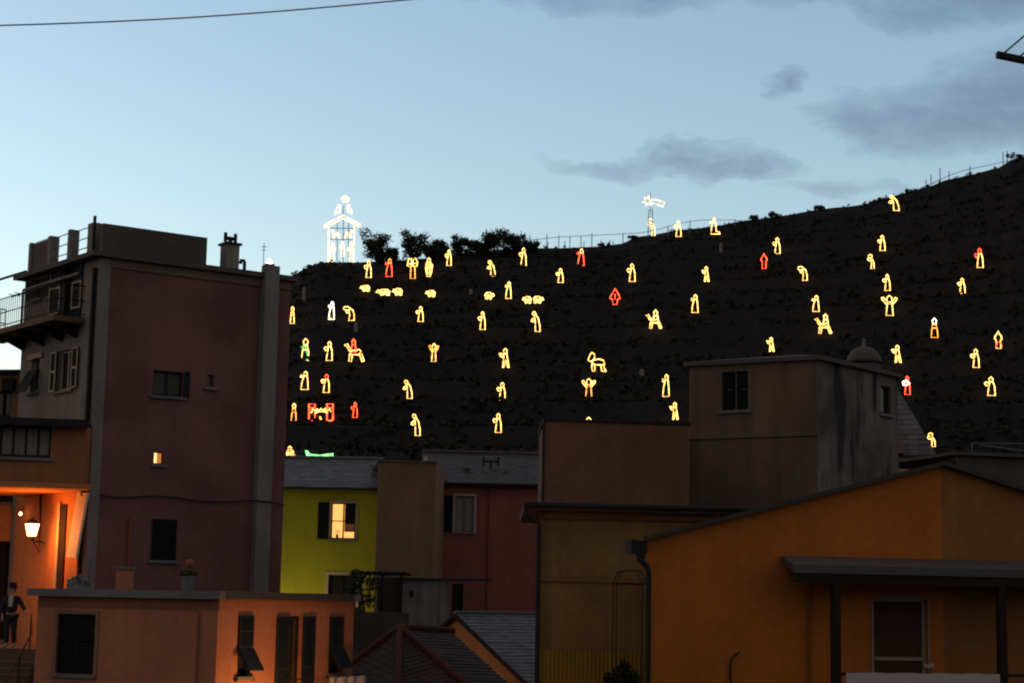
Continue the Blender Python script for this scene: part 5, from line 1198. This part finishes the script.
for hi, hx in ((10, -1), (14, 1)):                      # five bent fingers on each hand
    hb = Vector(bp_[hi][:3])
    for k in range(5):
        o = Vector((hx*(.012*(k-2)), -.014*(k-2), -.02)); b0 = len(bp_)
        l = (.04, .07, .078, .072, .055)[k]
        bp_.append((*(hb+o), .011)); bp_.append((*(hb+o+Vector((.004*hx, -.01, -l*.55))), .010)); bp_.append((*(hb+o+Vector((-.004*hx, -.002, -l))), .008))
        be_ += [(hi, b0), (b0, b0+1), (b0+1, b0+2)]
skin('body', bp_, be_, skin_m)
skin('jacket', [(0, 0, .93, .17), (0, 0, 1.12, .155), (0, 0, 1.32, .17), (0, .01, 1.45, .10), (-.18, 0, 1.39, .085), (-.26, 0, 1.14, .066), (-.25, -.05, .93, .056), (.18, 0, 1.39, .085), (.31, -.02, 1.18, .066), (.42, -.10, 1.04, .056)],
     [(0, 1), (1, 2), (2, 3), (2, 4), (4, 5), (5, 6), (2, 7), (7, 8), (8, 9)], cloth_b)
skin('trousers', [(0, .01, .95, .15), (-.09, 0, .86, .11), (-.10, -.02, .50, .085), (-.10, .01, .12, .075), (.09, 0, .86, .11), (.10, -.03, .50, .085), (.11, .01, .12, .075)], [(0, 1), (1, 2), (2, 3), (0, 4), (4, 5), (5, 6)], plain('dark trousers', (.022, .022, .03), .9))
for sx in (-1, 1): skin('shoe', [(sx*.11, .05, .045, .045), (sx*.115, -.06, .045, .048), (sx*.12, -.16, .035, .036)], [(0, 1), (1, 2)], plain('pale shoe', (.30, .26, .24), .8))
q = MB(); q.hexa([PB+Vector(p) for p in ((-.05, -.172, 1.16), (.05, -.172, 1.16), (.04, -.15, 1.16), (-.04, -.15, 1.16), (-.07, -.125, 1.46), (.07, -.125, 1.46), (.06, -.10, 1.46), (-.06, -.10, 1.46))]); q.build('shirt_front', cloth_w, person)
q = MB(); hc = PB+Vector((0, 0, 1.70)); q.lathe(hc, [(.17, 0), (.175, .02), (.11, .03), (.115, .10), (.09, .15), (.02, .16)], 16); q.build('hat', cloth_b, person)
q = MB(); q.lathe(PB+Vector((0, .03, 1.57)), [(.05, -.02), (.095, .03), (.10, .14)], 12); q.build('hair', hair_m, person)
q = MB(); fc = PB+Vector((0, -.097, 1.63))
q.hexa([fc+Vector(p) for p in ((-.016, -.022, -.03), (.016, -.022, -.03), (.012, .02, -.03), (-.012, .02, -.03), (-.007, -.004, .025), (.007, -.004, .025), (.006, .02, .025), (-.006, .02, .025))]); q.build('nose', skin_m, person)
q = MB()
for sx in (-1, 1): q.lathe(fc+Vector((sx*.033, .004, .022)), [(.003, -.009), (.013, 0), (.003, .009)], 8)
q.build('eyes', hair_m, person)
q = MB(); q.hexa([fc+Vector(p) for p in ((-.025, -.004, -.062), (.025, -.004, -.062), (.022, .02, -.062), (-.022, .02, -.062), (-.025, -.004, -.052), (.025, -.004, -.052), (.022, .02, -.052), (-.022, .02, -.052))]); q.build('mouth', plain('lips', (.28, .10, .08)), person)
